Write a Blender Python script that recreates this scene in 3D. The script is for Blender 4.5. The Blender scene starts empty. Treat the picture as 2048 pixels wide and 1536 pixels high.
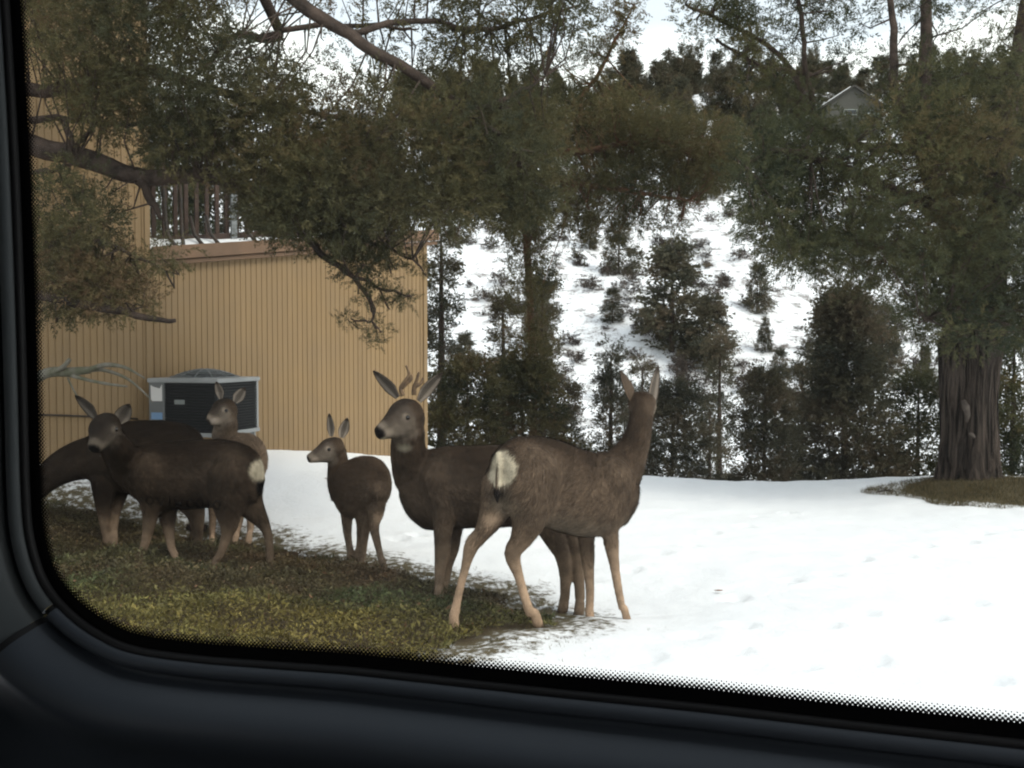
import bpy, bmesh, math, random
import numpy as np
from mathutils import Vector, Matrix
from mathutils.kdtree import KDTree

SC = bpy.context.scene
COL = SC.collection
rng = np.random.default_rng(7)
random.seed(7)

# ------------------------------------------------------------------ camera
F = 1850.0                      # focal length in pixels of the 2048 px wide photograph
CAMZ = 1.41
PITCH = math.atan(68 / F)
cam = bpy.data.cameras.new('camera')
cam.sensor_width = 36.0
cam.lens = 36.0 * F / 2048.0
cam.clip_start = 0.02
cam.clip_end = 3000
camo = bpy.data.objects.new('camera', cam)
camo.location = (0, 0, CAMZ)
camo.rotation_euler = (math.pi / 2 - PITCH, 0, 0)
COL.objects.link(camo)
SC.camera = camo

# ------------------------------------------------------------------ world, sun, exposure
SUN_DIR = Vector((0.62, -0.42, 0.80)).normalized()     # towards the sun
elev = math.asin(SUN_DIR.z)
azim = math.atan2(SUN_DIR.x, SUN_DIR.y)
w = bpy.data.worlds.new('World')
SC.world = w
w.use_nodes = True
nt = w.node_tree
nt.nodes.clear()
wo = nt.nodes.new('ShaderNodeOutputWorld')
bg = nt.nodes.new('ShaderNodeBackground')
sky = nt.nodes.new('ShaderNodeTexSky')
sky.sky_type = 'NISHITA'
sky.sun_disc = False
sky.sun_elevation = elev
sky.sun_rotation = azim
sky.air_density = 1.0
sky.dust_density = 3.0
sky.ozone_density = 1.0
# thin bright overcast: white cloud low down, pale blue veil above
tc = nt.nodes.new('ShaderNodeTexCoord')
sep = nt.nodes.new('ShaderNodeSeparateXYZ')
noi = nt.nodes.new('ShaderNodeTexNoise')
noi.inputs['Scale'].default_value = 2.2
noi.inputs['Detail'].default_value = 5
mp = nt.nodes.new('ShaderNodeMapping')
mp.inputs['Scale'].default_value = (1, 1, 3.0)
nt.links.new(tc.outputs['Generated'], mp.inputs['Vector'])
nt.links.new(mp.outputs['Vector'], noi.inputs['Vector'])
nt.links.new(tc.outputs['Generated'], sep.inputs['Vector'])
ma = nt.nodes.new('ShaderNodeMath'); ma.operation = 'MULTIPLY_ADD'
ma.inputs[1].default_value = 0.22; ma.inputs[2].default_value = -0.11
nt.links.new(noi.outputs['Fac'], ma.inputs[0])
mb = nt.nodes.new('ShaderNodeMath'); mb.operation = 'ADD'
nt.links.new(sep.outputs['Z'], mb.inputs[0]); nt.links.new(ma.outputs[0], mb.inputs[1])
mr = nt.nodes.new('ShaderNodeMapRange'); mr.interpolation_type = 'SMOOTHSTEP'
mr.inputs['From Min'].default_value = 0.285; mr.inputs['From Max'].default_value = 0.325
mr.inputs['To Min'].default_value = 1.0; mr.inputs['To Max'].default_value = 0.50
nt.links.new(mb.outputs[0], mr.inputs['Value'])
mixc = nt.nodes.new('ShaderNodeMix'); mixc.data_type = 'RGBA'
mixc.inputs['B'].default_value = (8.2, 8.25, 8.0, 1)
nt.links.new(mr.outputs['Result'], mixc.inputs['Factor'])
nt.links.new(sky.outputs['Color'], mixc.inputs['A'])
nt.links.new(mixc.outputs['Result'], bg.inputs['Color'])
bg.inputs['Strength'].default_value = 0.15
nt.links.new(bg.outputs[0], wo.inputs[0])

sl = bpy.data.lights.new('sun', 'SUN')
sl.energy = 1.0
sl.angle = math.radians(25)
sl.color = (1.0, 0.95, 0.86)
so = bpy.data.objects.new('sun', sl)
so.rotation_euler = SUN_DIR.to_track_quat('Z', 'Y').to_euler()
so.location = SUN_DIR * 40
COL.objects.link(so)

SC.view_settings.view_transform = 'Standard'
SC.view_settings.look = 'None'
SC.view_settings.exposure = 0.72
SC.view_settings.gamma = 1.0
SC.view_settings.use_curve_mapping = False
SC.cycles.transparent_max_bounces = 12
SC.cycles.filter_width = 2.1
SC.cycles.max_bounces = 4
SC.cycles.diffuse_bounces = 3
SC.cycles.glossy_bounces = 2

# ------------------------------------------------------------------ pixel helpers
cp, sp_ = math.cos(PITCH), math.sin(PITCH)
def ray(px, py):
    u = (px - 1024) / F; v = (768 - py) / F
    d = np.array([u, cp + v * sp_, v * cp - sp_])
    return d / d[1]
def P(px, py, Y):
    return np.array([0, 0, CAMZ]) + ray(px, py) * Y
def X2px(x, y):                      # column of a point near eye level
    return 1024 + F * x / y

# ------------------------------------------------------------------ generic mesh helpers
def setp(o, label=None, cat=None, group=None, kind=None):
    if label: o['label'] = label
    if cat: o['category'] = cat
    if group: o['group'] = group
    if kind: o['kind'] = kind
    return o
def empty(name, loc=(0, 0, 0), rz=0.0):
    o = bpy.data.objects.new(name, None)
    o.empty_display_size = 0.1
    o.location = loc; o.rotation_euler = (0, 0, rz)
    COL.objects.link(o)
    return o
def add(name, me, mat=None, parent=None, world=False):
    """link a mesh; with world=True its coordinates are world ones even under a parent"""
    o = bpy.data.objects.new(name, me)
    if mat is not None and len(me.materials) == 0:
        me.materials.append(mat)
    COL.objects.link(o)
    if parent is not None:
        o.parent = parent
        if world:
            o.matrix_parent_inverse = (Matrix.LocRotScale(parent.location, parent.rotation_euler, parent.scale)).inverted()
    return o
def mesh_np(name, V, faces, smooth=False):
    me = bpy.data.meshes.new(name)
    V = np.asarray(V, dtype=np.float32)
    if isinstance(faces, np.ndarray) and faces.ndim == 2:
        k = faces.shape[1]; n = len(faces)
        me.vertices.add(len(V)); me.vertices.foreach_set('co', V.ravel())
        me.loops.add(n * k); me.polygons.add(n)
        me.loops.foreach_set('vertex_index', faces.astype(np.int32).ravel())
        me.polygons.foreach_set('loop_start', np.arange(0, n * k, k, dtype=np.int32))
        me.update(calc_edges=True)
    else:
        me.from_pydata([tuple(v) for v in V], [], [tuple(int(i) for i in f) for f in faces])
        me.update()
    if smooth:
        me.polygons.foreach_set('use_smooth', np.ones(len(me.polygons), dtype=bool))
    return me
def fattr(me, name, vals):
    a = me.attributes.new(name, 'FLOAT', 'POINT')
    a.data.foreach_set('value', np.asarray(vals, dtype=np.float32))
def cattr(me, name, cols):
    a = me.attributes.new(name, 'FLOAT_COLOR', 'POINT')
    c = np.ones((len(cols), 4), dtype=np.float32); c[:, :3] = cols
    a.data.foreach_set('color', c.ravel())

class MB:
    def __init__(s): s.v = []; s.f = []
    def quad_box(s, c, ax, ay, az):
        """box from centre and three half-axis vectors"""
        c = np.array(c, float); ax, ay, az = map(lambda q: np.array(q, float), (ax, ay, az))
        b = len(s.v)
        for k in (-1, 1):
            for j in (-1, 1):
                for i in (-1, 1):
                    s.v.append(c + i * ax + j * ay + k * az)
        for f in ((0, 2, 3, 1), (4, 5, 7, 6), (0, 1, 5, 4), (2, 6, 7, 3), (0, 4, 6, 2), (1, 3, 7, 5)):
            s.f.append(tuple(b + i for i in f))
        return s
    def box(s, c, h):
        return s.quad_box(c, (h[0], 0, 0), (0, h[1], 0), (0, 0, h[2]))
    def tube(s, pts, rad, n=8, cap=True):
        pts = [np.array(p, float) for p in pts]
        b = len(s.v); m = len(pts)
        if np.isscalar(rad): rad = [rad] * m
        prev = None
        for i, p in enumerate(pts):
            t = pts[min(i + 1, m - 1)] - pts[max(i - 1, 0)]
            t = t / (np.linalg.norm(t) + 1e-9)
            if prev is None:
                h = np.array([0, 0, 1.0]) if abs(t[2]) < 0.9 else np.array([1.0, 0, 0])
                a = np.cross(t, h)
            else:
                a = prev - t * np.dot(prev, t)
            a /= np.linalg.norm(a) + 1e-9
            prev = a
            c = np.cross(t, a)
            for k in range(n):
                an = 2 * math.pi * k / n
                s.v.append(p + rad[i] * (math.cos(an) * a + math.sin(an) * c))
        for i in range(m - 1):
            for k in range(n):
                k2 = (k + 1) % n
                s.f.append((b + i * n + k, b + i * n + k2, b + (i + 1) * n + k2, b + (i + 1) * n + k))
        if cap:
            s.f.append(tuple(b + k for k in range(n))[::-1])
            s.f.append(tuple(b + (m - 1) * n + k for k in range(n)))
        return s
    def build(s, name, mat, parent=None, smooth=False, world=True):
        me = mesh_np(name, np.array(s.v), s.f, smooth)
        return add(name, me, mat, parent, world)
def bevel(o, wd, seg=2):
    m = o.modifiers.new('bevel', 'BEVEL'); m.width = wd; m.segments = seg; m.limit_method = 'ANGLE'
    return o
def catmull(pts, n=6):
    pts = np.array(pts, float); out = []
    for i in range(len(pts) - 1):
        p0 = pts[max(i - 1, 0)]; p1 = pts[i]; p2 = pts[i + 1]; p3 = pts[min(i + 2, len(pts) - 1)]
        for k in range(n):
            t = k / n
            out.append(0.5 * ((2 * p1) + (-p0 + p2) * t + (2 * p0 - 5 * p1 + 4 * p2 - p3) * t * t + (-p0 + 3 * p1 - 3 * p2 + p3) * t ** 3))
    out.append(pts[-1])
    return np.array(out)

# ------------------------------------------------------------------ materials
def mat(name, color=(0.5, 0.5, 0.5), rough=0.7, metal=0.0, noise=None, bump=None, spec=0.3):
    """noise = (scale, colour2, detail), bump = (scale, strength, distance)"""
    m = bpy.data.materials.new(name); m.use_nodes = True
    nt = m.node_tree; b = nt.nodes['Principled BSDF']
    b.inputs['Base Color'].default_value = (*color, 1)
    b.inputs['Roughness'].default_value = rough
    b.inputs['Metallic'].default_value = metal
    b.inputs['Specular IOR Level'].default_value = spec
    g = nt.nodes.new('ShaderNodeTexCoord')
    if noise:
        n = nt.nodes.new('ShaderNodeTexNoise'); n.inputs['Scale'].default_value = noise[0]
        n.inputs['Detail'].default_value = noise[2] if len(noise) > 2 else 4
        nt.links.new(g.outputs['Object'], n.inputs['Vector'])
        r = nt.nodes.new('ShaderNodeMapRange')
        r.inputs['From Min'].default_value = 0.35; r.inputs['From Max'].default_value = 0.65
        nt.links.new(n.outputs['Fac'], r.inputs['Value'])
        x = nt.nodes.new('ShaderNodeMix'); x.data_type = 'RGBA'
        x.inputs['A'].default_value = (*color, 1); x.inputs['B'].default_value = (*noise[1], 1)
        nt.links.new(r.outputs['Result'], x.inputs['Factor'])
        nt.links.new(x.outputs['Result'], b.inputs['Base Color'])
    if bump:
        n = nt.nodes.new('ShaderNodeTexNoise'); n.inputs['Scale'].default_value = bump[0]
        n.inputs['Detail'].default_value = 5
        nt.links.new(g.outputs['Object'], n.inputs['Vector'])
        bp = nt.nodes.new('ShaderNodeBump'); bp.inputs['Strength'].default_value = bump[1]
        bp.inputs['Distance'].default_value = bump[2]
        nt.links.new(n.outputs['Fac'], bp.inputs['Height'])
        nt.links.new(bp.outputs['Normal'], b.inputs['Normal'])
    return m
def mat_attr_color(name, attr, rough=0.8, spec=0.15, transl=0.0):
    m = bpy.data.materials.new(name); m.use_nodes = True
    nt = m.node_tree; b = nt.nodes['Principled BSDF']
    a = nt.nodes.new('ShaderNodeAttribute'); a.attribute_name = attr
    nt.links.new(a.outputs['Color'], b.inputs['Base Color'])
    b.inputs['Roughness'].default_value = rough
    b.inputs['Specular IOR Level'].default_value = spec
    return m
def mat_ramp(name, attr, stops, rough=0.8, spec=0.15):
    m = bpy.data.materials.new(name); m.use_nodes = True
    nt = m.node_tree; b = nt.nodes['Principled BSDF']
    a = nt.nodes.new('ShaderNodeAttribute'); a.attribute_name = attr
    r = nt.nodes.new('ShaderNodeValToRGB')
    el = r.color_ramp.elements
    while len(el) < len(stops): el.new(0.5)
    for e, (p, c) in zip(el, stops):
        e.position = p; e.color = (*c, 1)
    nt.links.new(a.outputs['Fac'], r.inputs['Fac'])
    nt.links.new(r.outputs['Color'], b.inputs['Base Color'])
    b.inputs['Roughness'].default_value = rough
    b.inputs['Specular IOR Level'].default_value = spec
    t = nt.nodes.new('ShaderNodeBsdfTranslucent'); x = nt.nodes.new('ShaderNodeMixShader'); x.inputs[0].default_value = 0.38
    nt.links.new(r.outputs['Color'], t.inputs['Color'])
    nt.links.new(b.outputs[0], x.inputs[1]); nt.links.new(t.outputs[0], x.inputs[2])
    nt.links.new(x.outputs[0], nt.nodes['Material Output'].inputs['Surface'])
    return m

M = {}
M['bark'] = mat('bark', (0.085, 0.062, 0.05), 0.9, noise=(9, (0.035, 0.027, 0.023)), bump=(30, 0.8, 0.02), spec=0.1)
def mat_furrow():
    m = mat('furrowed_bark', (0.075, 0.054, 0.043), 0.95, spec=0.05)
    nt = m.node_tree; b = nt.nodes['Principled BSDF']; tc = nt.nodes.new('ShaderNodeTexCoord'); mp = nt.nodes.new('ShaderNodeMapping')
    mp.inputs['Scale'].default_value = (26, 26, 2.2); nt.links.new(tc.outputs['Object'], mp.inputs['Vector'])
    n = nt.nodes.new('ShaderNodeTexNoise'); n.inputs['Scale'].default_value = 1.0; n.inputs['Detail'].default_value = 7; n.inputs['Distortion'].default_value = 0.6
    nt.links.new(mp.outputs['Vector'], n.inputs['Vector'])
    r = nt.nodes.new('ShaderNodeValToRGB'); r.color_ramp.elements[0].position = 0.36; r.color_ramp.elements[0].color = (0.014, 0.012, 0.011, 1)
    r.color_ramp.elements[1].position = 0.66; r.color_ramp.elements[1].color = (0.086, 0.068, 0.057, 1)
    nt.links.new(n.outputs['Fac'], r.inputs['Fac']); nt.links.new(r.outputs['Color'], b.inputs['Base Color'])
    bp = nt.nodes.new('ShaderNodeBump'); bp.inputs['Strength'].default_value = 1.0; bp.inputs['Distance'].default_value = 0.05
    nt.links.new(n.outputs['Fac'], bp.inputs['Height']); nt.links.new(bp.outputs['Normal'], b.inputs['Normal'])
    return m
M['furrow'] = mat_furrow()
M['bark_red'] = mat('bark_red', (0.16, 0.085, 0.05), 0.9, noise=(12, (0.07, 0.045, 0.033)), bump=(30, 0.8, 0.02), spec=0.1)
M['scar'] = mat('weathered_scar', (0.115, 0.095, 0.083), 0.9, noise=(25, (0.07, 0.058, 0.05)), bump=(50, 0.6, 0.01), spec=0.1)
M['dead_wood'] = mat('dead_wood', (0.24, 0.22, 0.19), 0.85, noise=(14, (0.13, 0.13, 0.09)), bump=(40, 0.5, 0.01), spec=0.1)
M['juniper'] = mat_ramp('juniper_foliage', 'tint', [(0.0, (0.038, 0.043, 0.027)), (0.35, (0.068, 0.067, 0.034)), (0.65, (0.101, 0.090, 0.042)), (0.85, (0.128, 0.105, 0.050)), (1.0, (0.128, 0.085, 0.046))])
M['juniper_green'] = mat_ramp('juniper_green_foliage', 'tint', [(0.0, (0.034, 0.043, 0.029)), (0.4, (0.066, 0.072, 0.037)), (0.75, (0.100, 0.096, 0.044)), (1.0, (0.124, 0.096, 0.047))])
M['conifer_brown'] = mat_ramp('conifer_brown_foliage', 'tint', [(0.0, (0.048, 0.053, 0.040)), (0.4, (0.080, 0.077, 0.050)), (0.75, (0.110, 0.095, 0.060)), (1.0, (0.130, 0.099, 0.066))])  # haze put into the colour: ramp lightened for the more distant trees
M['shrub'] = mat_ramp('shrub_foliage', 'tint', [(0.0, (0.04, 0.035, 0.03)), (0.5, (0.075, 0.06, 0.05)), (1.0, (0.12, 0.09, 0.07))])
M['cover'] = mat_attr_color('ground_cover_leaves', 'col', 0.6, 0.25)
def mat_tan():
    m = mat('tan_siding_paint', (0.345, 0.230, 0.116), 0.62, bump=(60, 0.12, 0.003))
    nt = m.node_tree; b = nt.nodes['Principled BSDF']; L = nt.links.new
    tc = nt.nodes.new('ShaderNodeTexCoord'); g = nt.nodes.new('ShaderNodeNewGeometry'); oi = nt.nodes.new('ShaderNodeObjectInfo')
    mp = nt.nodes.new('ShaderNodeMapping'); mp.inputs['Scale'].default_value = (9, 9, 0.7); L(g.outputs['Position'], mp.inputs['Vector'])
    n = nt.nodes.new('ShaderNodeTexNoise'); n.inputs['Scale'].default_value = 1.0; n.inputs['Detail'].default_value = 7; L(mp.outputs['Vector'], n.inputs['Vector'])
    n2 = nt.nodes.new('ShaderNodeTexNoise'); n2.inputs['Scale'].default_value = 2.3; n2.inputs['Detail'].default_value = 6; L(g.outputs['Position'], n2.inputs['Vector'])
    a = nt.nodes.new('ShaderNodeMath'); a.operation = 'MULTIPLY_ADD'; a.inputs[1].default_value = 0.30; a.inputs[2].default_value = 0.74; L(n.outputs['Fac'], a.inputs[0])
    c = nt.nodes.new('ShaderNodeMath'); c.operation = 'MULTIPLY_ADD'; c.inputs[1].default_value = 0.11; L(oi.outputs['Random'], c.inputs[0]); L(a.outputs[0], c.inputs[2])
    mx = nt.nodes.new('ShaderNodeMix'); mx.data_type = 'RGBA'; mx.inputs['A'].default_value = (0.325, 0.212, 0.100, 1); mx.inputs['B'].default_value = (0.265, 0.186, 0.108, 1); L(n2.outputs['Fac'], mx.inputs['Factor'])
    hs = nt.nodes.new('ShaderNodeHueSaturation'); L(mx.outputs['Result'], hs.inputs['Color']); L(c.outputs[0], hs.inputs['Value'])
    sp = nt.nodes.new('ShaderNodeSeparateXYZ'); L(g.outputs['Position'], sp.inputs['Vector'])
    r = nt.nodes.new('ShaderNodeMapRange'); r.inputs['From Min'].default_value = 0.75; r.inputs['From Max'].default_value = 0.25; r.inputs['To Min'].default_value = 0.0; r.inputs['To Max'].default_value = 0.45
    L(sp.outputs['Z'], r.inputs['Value']); q = nt.nodes.new('ShaderNodeMath'); q.operation = 'MULTIPLY'; L(r.outputs['Result'], q.inputs[0]); L(n.outputs['Fac'], q.inputs[1])
    m2 = nt.nodes.new('ShaderNodeMix'); m2.data_type = 'RGBA'; m2.inputs['B'].default_value = (0.155, 0.118, 0.08, 1); L(q.outputs[0], m2.inputs['Factor']); L(hs.outputs['Color'], m2.inputs['A'])
    L(m2.outputs['Result'], b.inputs['Base Color'])
    return m
M['tan'] = mat_tan()
M['fascia'] = mat('brown_fascia_paint', (0.215, 0.130, 0.080), 0.65, noise=(4, (0.165, 0.105, 0.068), 6))
M['snow_clean'] = mat('snow', (0.86, 0.88, 0.90), 0.75, bump=(9, 0.4, 0.03), spec=0.2)
M['iron'] = mat('black_iron', (0.025, 0.022, 0.02), 0.5, noise=(20, (0.05, 0.035, 0.025)))
M['rail_wood'] = mat('weathered_rail_wood', (0.07, 0.045, 0.034), 0.8, noise=(12, (0.045, 0.03, 0.025)))
M['ac_grey'] = mat('grey_cabinet_paint', (0.36, 0.37, 0.37), 0.45, noise=(5, (0.30, 0.31, 0.31)))
M['ac_panel'] = mat('grey_service_panel_paint', (0.17, 0.175, 0.175), 0.5, noise=(5, (0.14, 0.145, 0.145)))
M['ac_dark'] = mat('dark_coil', (0.006, 0.007, 0.008), 0.6)
M['ac_louvre'] = mat('dark_louvre', (0.012, 0.0145, 0.016), 0.5)
M['white_label'] = mat('white_label', (0.72, 0.70, 0.68), 0.5)
M['blue_label'] = mat('blue_label', (0.18, 0.30, 0.48), 0.5)
M['badge'] = mat('badge', (0.22, 0.24, 0.23), 0.4)
M['pipe'] = mat('grey_pipe', (0.22, 0.235, 0.24), 0.5, noise=(25, (0.13, 0.14, 0.14)))
M['eye'] = mat('deer_eye', (0.012, 0.008, 0.006), 0.12, spec=0.6)
M['antler'] = mat('antler', (0.16, 0.10, 0.055), 0.7, noise=(30, (0.09, 0.06, 0.04)))
M['clod'] = mat('dark_clod', (0.025, 0.015, 0.012), 0.9, bump=(30, 0.8, 0.01))
M['leaf'] = mat('dead_leaf', (0.27, 0.12, 0.06), 0.8, noise=(30, (0.15, 0.08, 0.05)))
M['drygrass'] = mat_ramp('dry_grass', 'tint', [(0.0, (0.05, 0.045, 0.03)), (0.5, (0.13, 0.11, 0.06)), (1.0, (0.22, 0.17, 0.09))])
M['deer'] = mat_attr_color('deer_coat', 'col', 0.85, 0.1)
M['plastic'] = mat('charcoal_trim_plastic', (0.046, 0.055, 0.068), 0.55, bump=(900, 0.25, 0.0006), spec=0.3)
M['plastic2'] = mat('grey_pillar_plastic', (0.072, 0.082, 0.087), 0.55, bump=(900, 0.25, 0.0006), spec=0.3)
M['rubber'] = mat('black_rubber', (0.012, 0.012, 0.013), 0.6)
M['frit'] = mat('black_ceramic_print', (0.004, 0.004, 0.0045), 0.7, spec=0.05)
M['lining'] = mat('dark_headlining', (0.05, 0.052, 0.055), 0.95)
M['house_wall'] = mat('grey_house_siding', (0.065, 0.064, 0.055), 0.8)
M['house_roof'] = mat('dark_roof', (0.05, 0.047, 0.042), 0.8)
M['house_glass'] = mat('dark_window_glass', (0.02, 0.025, 0.03), 0.15, spec=0.5)
M['house_trim'] = mat('pale_trim_paint', (0.24, 0.26, 0.24), 0.6)

# glass: clear pane, a few per cent of mirror reflection
gm = bpy.data.materials.new('window_glass'); gm.use_nodes = True
nt = gm.node_tree; nt.nodes.clear()
o_ = nt.nodes.new('ShaderNodeOutputMaterial'); mx = nt.nodes.new('ShaderNodeMixShader')
tr = nt.nodes.new('ShaderNodeBsdfTransparent'); tr.inputs['Color'].default_value = (0.90, 0.92, 0.91, 1)
gl = nt.nodes.new('ShaderNodeBsdfGlossy'); gl.inputs['Roughness'].default_value = 0.02
mx.inputs[0].default_value = 0.03
# a translucent film, added as dusty haze to lift the view's dark tones
haze_film = nt.nodes.new('ShaderNodeBsdfTranslucent'); haze_film.inputs['Color'].default_value = (0.92, 0.90, 0.86, 1)
mx2 = nt.nodes.new('ShaderNodeMixShader'); tcg = nt.nodes.new('ShaderNodeTexCoord'); ng = nt.nodes.new('ShaderNodeTexNoise')
ng.inputs['Scale'].default_value = 5; ng.inputs['Detail'].default_value = 6; nt.links.new(tcg.outputs['Object'], ng.inputs['Vector'])
rg = nt.nodes.new('ShaderNodeMapRange'); rg.inputs['From Min'].default_value = 0.3; rg.inputs['From Max'].default_value = 0.7; rg.inputs['To Min'].default_value = 0.0015; rg.inputs['To Max'].default_value = 0.0055
nt.links.new(ng.outputs['Fac'], rg.inputs['Value']); nt.links.new(rg.outputs['Result'], mx2.inputs[0])
nt.links.new(tr.outputs[0], mx2.inputs[1]); nt.links.new(haze_film.outputs[0], mx2.inputs[2]); nt.links.new(mx2.outputs[0], mx.inputs[1]); nt.links.new(gl.outputs[0], mx.inputs[2]); nt.links.new(mx.outputs[0], o_.inputs[0])
M['glass'] = gm

# ground: snow, thinning to winter grass where 'bare' is high, leaf litter where 'soil' is high
def mat_ground():
    m = bpy.data.materials.new('snow_and_grass'); m.use_nodes = True
    nt = m.node_tree; b = nt.nodes['Principled BSDF']
    L = nt.links.new
    tc = nt.nodes.new('ShaderNodeTexCoord')
    def N(scale, det=6, rough=0.6):
        n = nt.nodes.new('ShaderNodeTexNoise'); n.inputs['Scale'].default_value = scale
        n.inputs['Detail'].default_value = det; n.inputs['Roughness'].default_value = rough
        L(tc.outputs['Object'], n.inputs['Vector']); return n
    def A(nm):
        a = nt.nodes.new('ShaderNodeAttribute'); a.attribute_name = nm; return a
    def mth(op, a, c):
        x = nt.nodes.new('ShaderNodeMath'); x.operation = op
        for i, q in enumerate((a, c)):
            if isinstance(q, (int, float)): x.inputs[i].default_value = q
            else: L(q, x.inputs[i])
        return x.outputs[0]
    def rng_(v, a, c):
        r = nt.nodes.new('ShaderNodeMapRange'); r.inputs['From Min'].default_value = a; r.inputs['From Max'].default_value = c
        L(v, r.inputs['Value']); return r.outputs['Result']
    def mix(f, a, c):
        x = nt.nodes.new('ShaderNodeMix'); x.data_type = 'RGBA'
        for nm, q in (('A', a), ('B', c)):
            if isinstance(q, tuple): x.inputs[nm].default_value = (*q, 1)
            else: L(q, x.inputs[nm])
        L(f, x.inputs['Factor']); return x.outputs['Result']
    n1 = N(15, 8, 0.72); n2 = N(38, 4); n3 = N(3.0, 3); n4 = N(1.1, 6, 0.65)
    grass = mix(n2.outputs['Fac'], (0.05, 0.05, 0.028), (0.17, 0.13, 0.075))
    bare = mth('ADD', mth('MULTIPLY', A('bare').outputs['Fac'], 0.72), mth('MULTIPLY', n1.outputs['Fac'], 0.75))
    bare = mth('ADD', bare, mth('MULTIPLY', n2.outputs['Fac'], 0.22))
    f1 = rng_(bare, 0.80, 0.92)
    snow = mix(n3.outputs['Fac'], (0.84, 0.86, 0.89), (0.90, 0.91, 0.92))
    c = mix(f1, snow, grass)
    # scattered twigs, stones and stubble on the far slope
    far = mth('MULTIPLY', A('slope').outputs['Fac'], rng_(mth('ADD', mth('MULTIPLY', n1.outputs['Fac'], 0.6), mth('MULTIPLY', n4.outputs['Fac'], 0.55)), 0.60, 0.66))
    c = mix(far, c, (0.11, 0.085, 0.07))
    soil = mix(n2.outputs['Fac'], (0.035, 0.028, 0.018), (0.09, 0.065, 0.035))
    c = mix(A('soil').outputs['Fac'], c, soil)
    L(c, b.inputs['Base Color'])
    b.inputs['Roughness'].default_value = 0.8; b.inputs['Specular IOR Level'].default_value = 0.15
    bp = nt.nodes.new('ShaderNodeBump'); bp.inputs['Strength'].default_value = 0.45; bp.inputs['Distance'].default_value = 0.03
    L(mth('ADD', n1.outputs['Fac'], mth('MULTIPLY', n2.outputs['Fac'], 0.3)), bp.inputs['Height'])
    L(bp.outputs['Normal'], b.inputs['Normal'])
    return m
M['ground'] = mat_ground()

# ------------------------------------------------------------------ terrain
# lawn heights: points seen in the photo at known distances (a thin-plate sheet through them)
W0 = np.array([-3.56, 8.0]); WD = np.array([0.70711, 0.70711]); WN = np.array([0.70711, -0.70711])
ctrl = [(905, 1266, 4.62), (1075, 1260, 4.74), (1177, 1246, 5.06), (1253, 1250, 5.08), (1128, 1232, 5.30), (1159, 1238, 5.28),
        (878, 1205, 5.40), (700, 1126, 6.15), (768, 1150, 5.85), (278, 1145, 5.80), (353, 1145, 5.80), (542, 1158, 5.75), (440, 1150, 5.85),
        (215, 1100, 6.55), (425, 1092, 6.9), (520, 905, 9.09), (770, 915, 10.17), (845, 918, 10.55),
        (1300, 981, 10.4), (1600, 977, 10.8), (1900, 972, 10.3), (2048, 995, 9.8), (1500, 1080, 7.6), (1900, 1150, 6.2), (1500, 1250, 4.9)]
CX, CY, CZ = [], [], []
for a in ctrl:
    p = P(*a); CX.append(p[0]); CY.append(p[1]); CZ.append(p[2])
for x, y, z in ((-6, 0, 0.0), (0, 0, 0.0), (6, 0, -0.02), (-6, 5, 0.12), (6, 4, -0.04), (9, 9, -0.1), (0, 3.2, 0.0), (-3, 3.4, 0.02), (-6.5, 8, 0.5), (3, 3, 0.0), (-3.56, 8.0, 0.5), (12, 12, -0.2)):
    CX.append(x); CY.append(y); CZ.append(z)
CX, CY, CZ = map(np.array, (CX, CY, CZ))
def _U(r2): return r2 * np.log(r2 + 1e-9) * 0.5
nC = len(CX)
A_ = np.zeros((nC + 3, nC + 3))
A_[:nC, :nC] = _U((CX[:, None] - CX) ** 2 + (CY[:, None] - CY) ** 2) + np.eye(nC) * 0.02
A_[:nC, nC:] = np.stack([np.ones(nC), CX, CY], 1); A_[nC:, :nC] = A_[:nC, nC:].T
TPS = np.linalg.solve(A_, np.r_[CZ, 0, 0, 0])
def lawn(x, y):
    x = np.asarray(x, float); y = np.asarray(y, float)
    r = _U((x[..., None] - CX) ** 2 + (y[..., None] - CY) ** 2)
    return r @ TPS[:nC] + TPS[nC] + TPS[nC + 1] * x + TPS[nC + 2] * y
def vnoise(x, y, seed=0):
    """cheap smooth value noise, -1..1"""
    xi = np.floor(x).astype(int); yi = np.floor(y).astype(int)
    fx = x - xi; fy = y - yi; fx = fx * fx * (3 - 2 * fx); fy = fy * fy * (3 - 2 * fy)
    def h(a, b):
        n = (a * 374761393 + b * 668265263 + seed * 974711) & 0x7fffffff
        n = ((n ^ (n >> 13)) * 1274126177) & 0x7fffffff
        return ((n ^ (n >> 16)) & 0xffff) / 32767.5 - 1
    return (h(xi, yi) * (1 - fx) + h(xi + 1, yi) * fx) * (1 - fy) + (h(xi, yi + 1) * (1 - fx) + h(xi + 1, yi + 1) * fx) * fy
def sstep(a, b, v):
    t = np.clip((v - a) / (b - a), 0, 1); return t * t * (3 - 2 * t)
HY = np.array([0, 10, 13, 20, 28, 36, 45, 60, 80, 100, 118, 135, 200, 400])
HZ = np.array([-0.2, -0.3, -1.6, -4.6, -5.2, -3.0, 0.9, 6.2, 14.6, 24.3, 32.5, 36.5, 40, 42])
def edge_y(x):                         # where the lawn ends: further back behind the building
    return 10.9 + 0.15 * np.sin(x * 0.9) + 5.0 * sstep(-0.5, -3.0, x)
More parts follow.
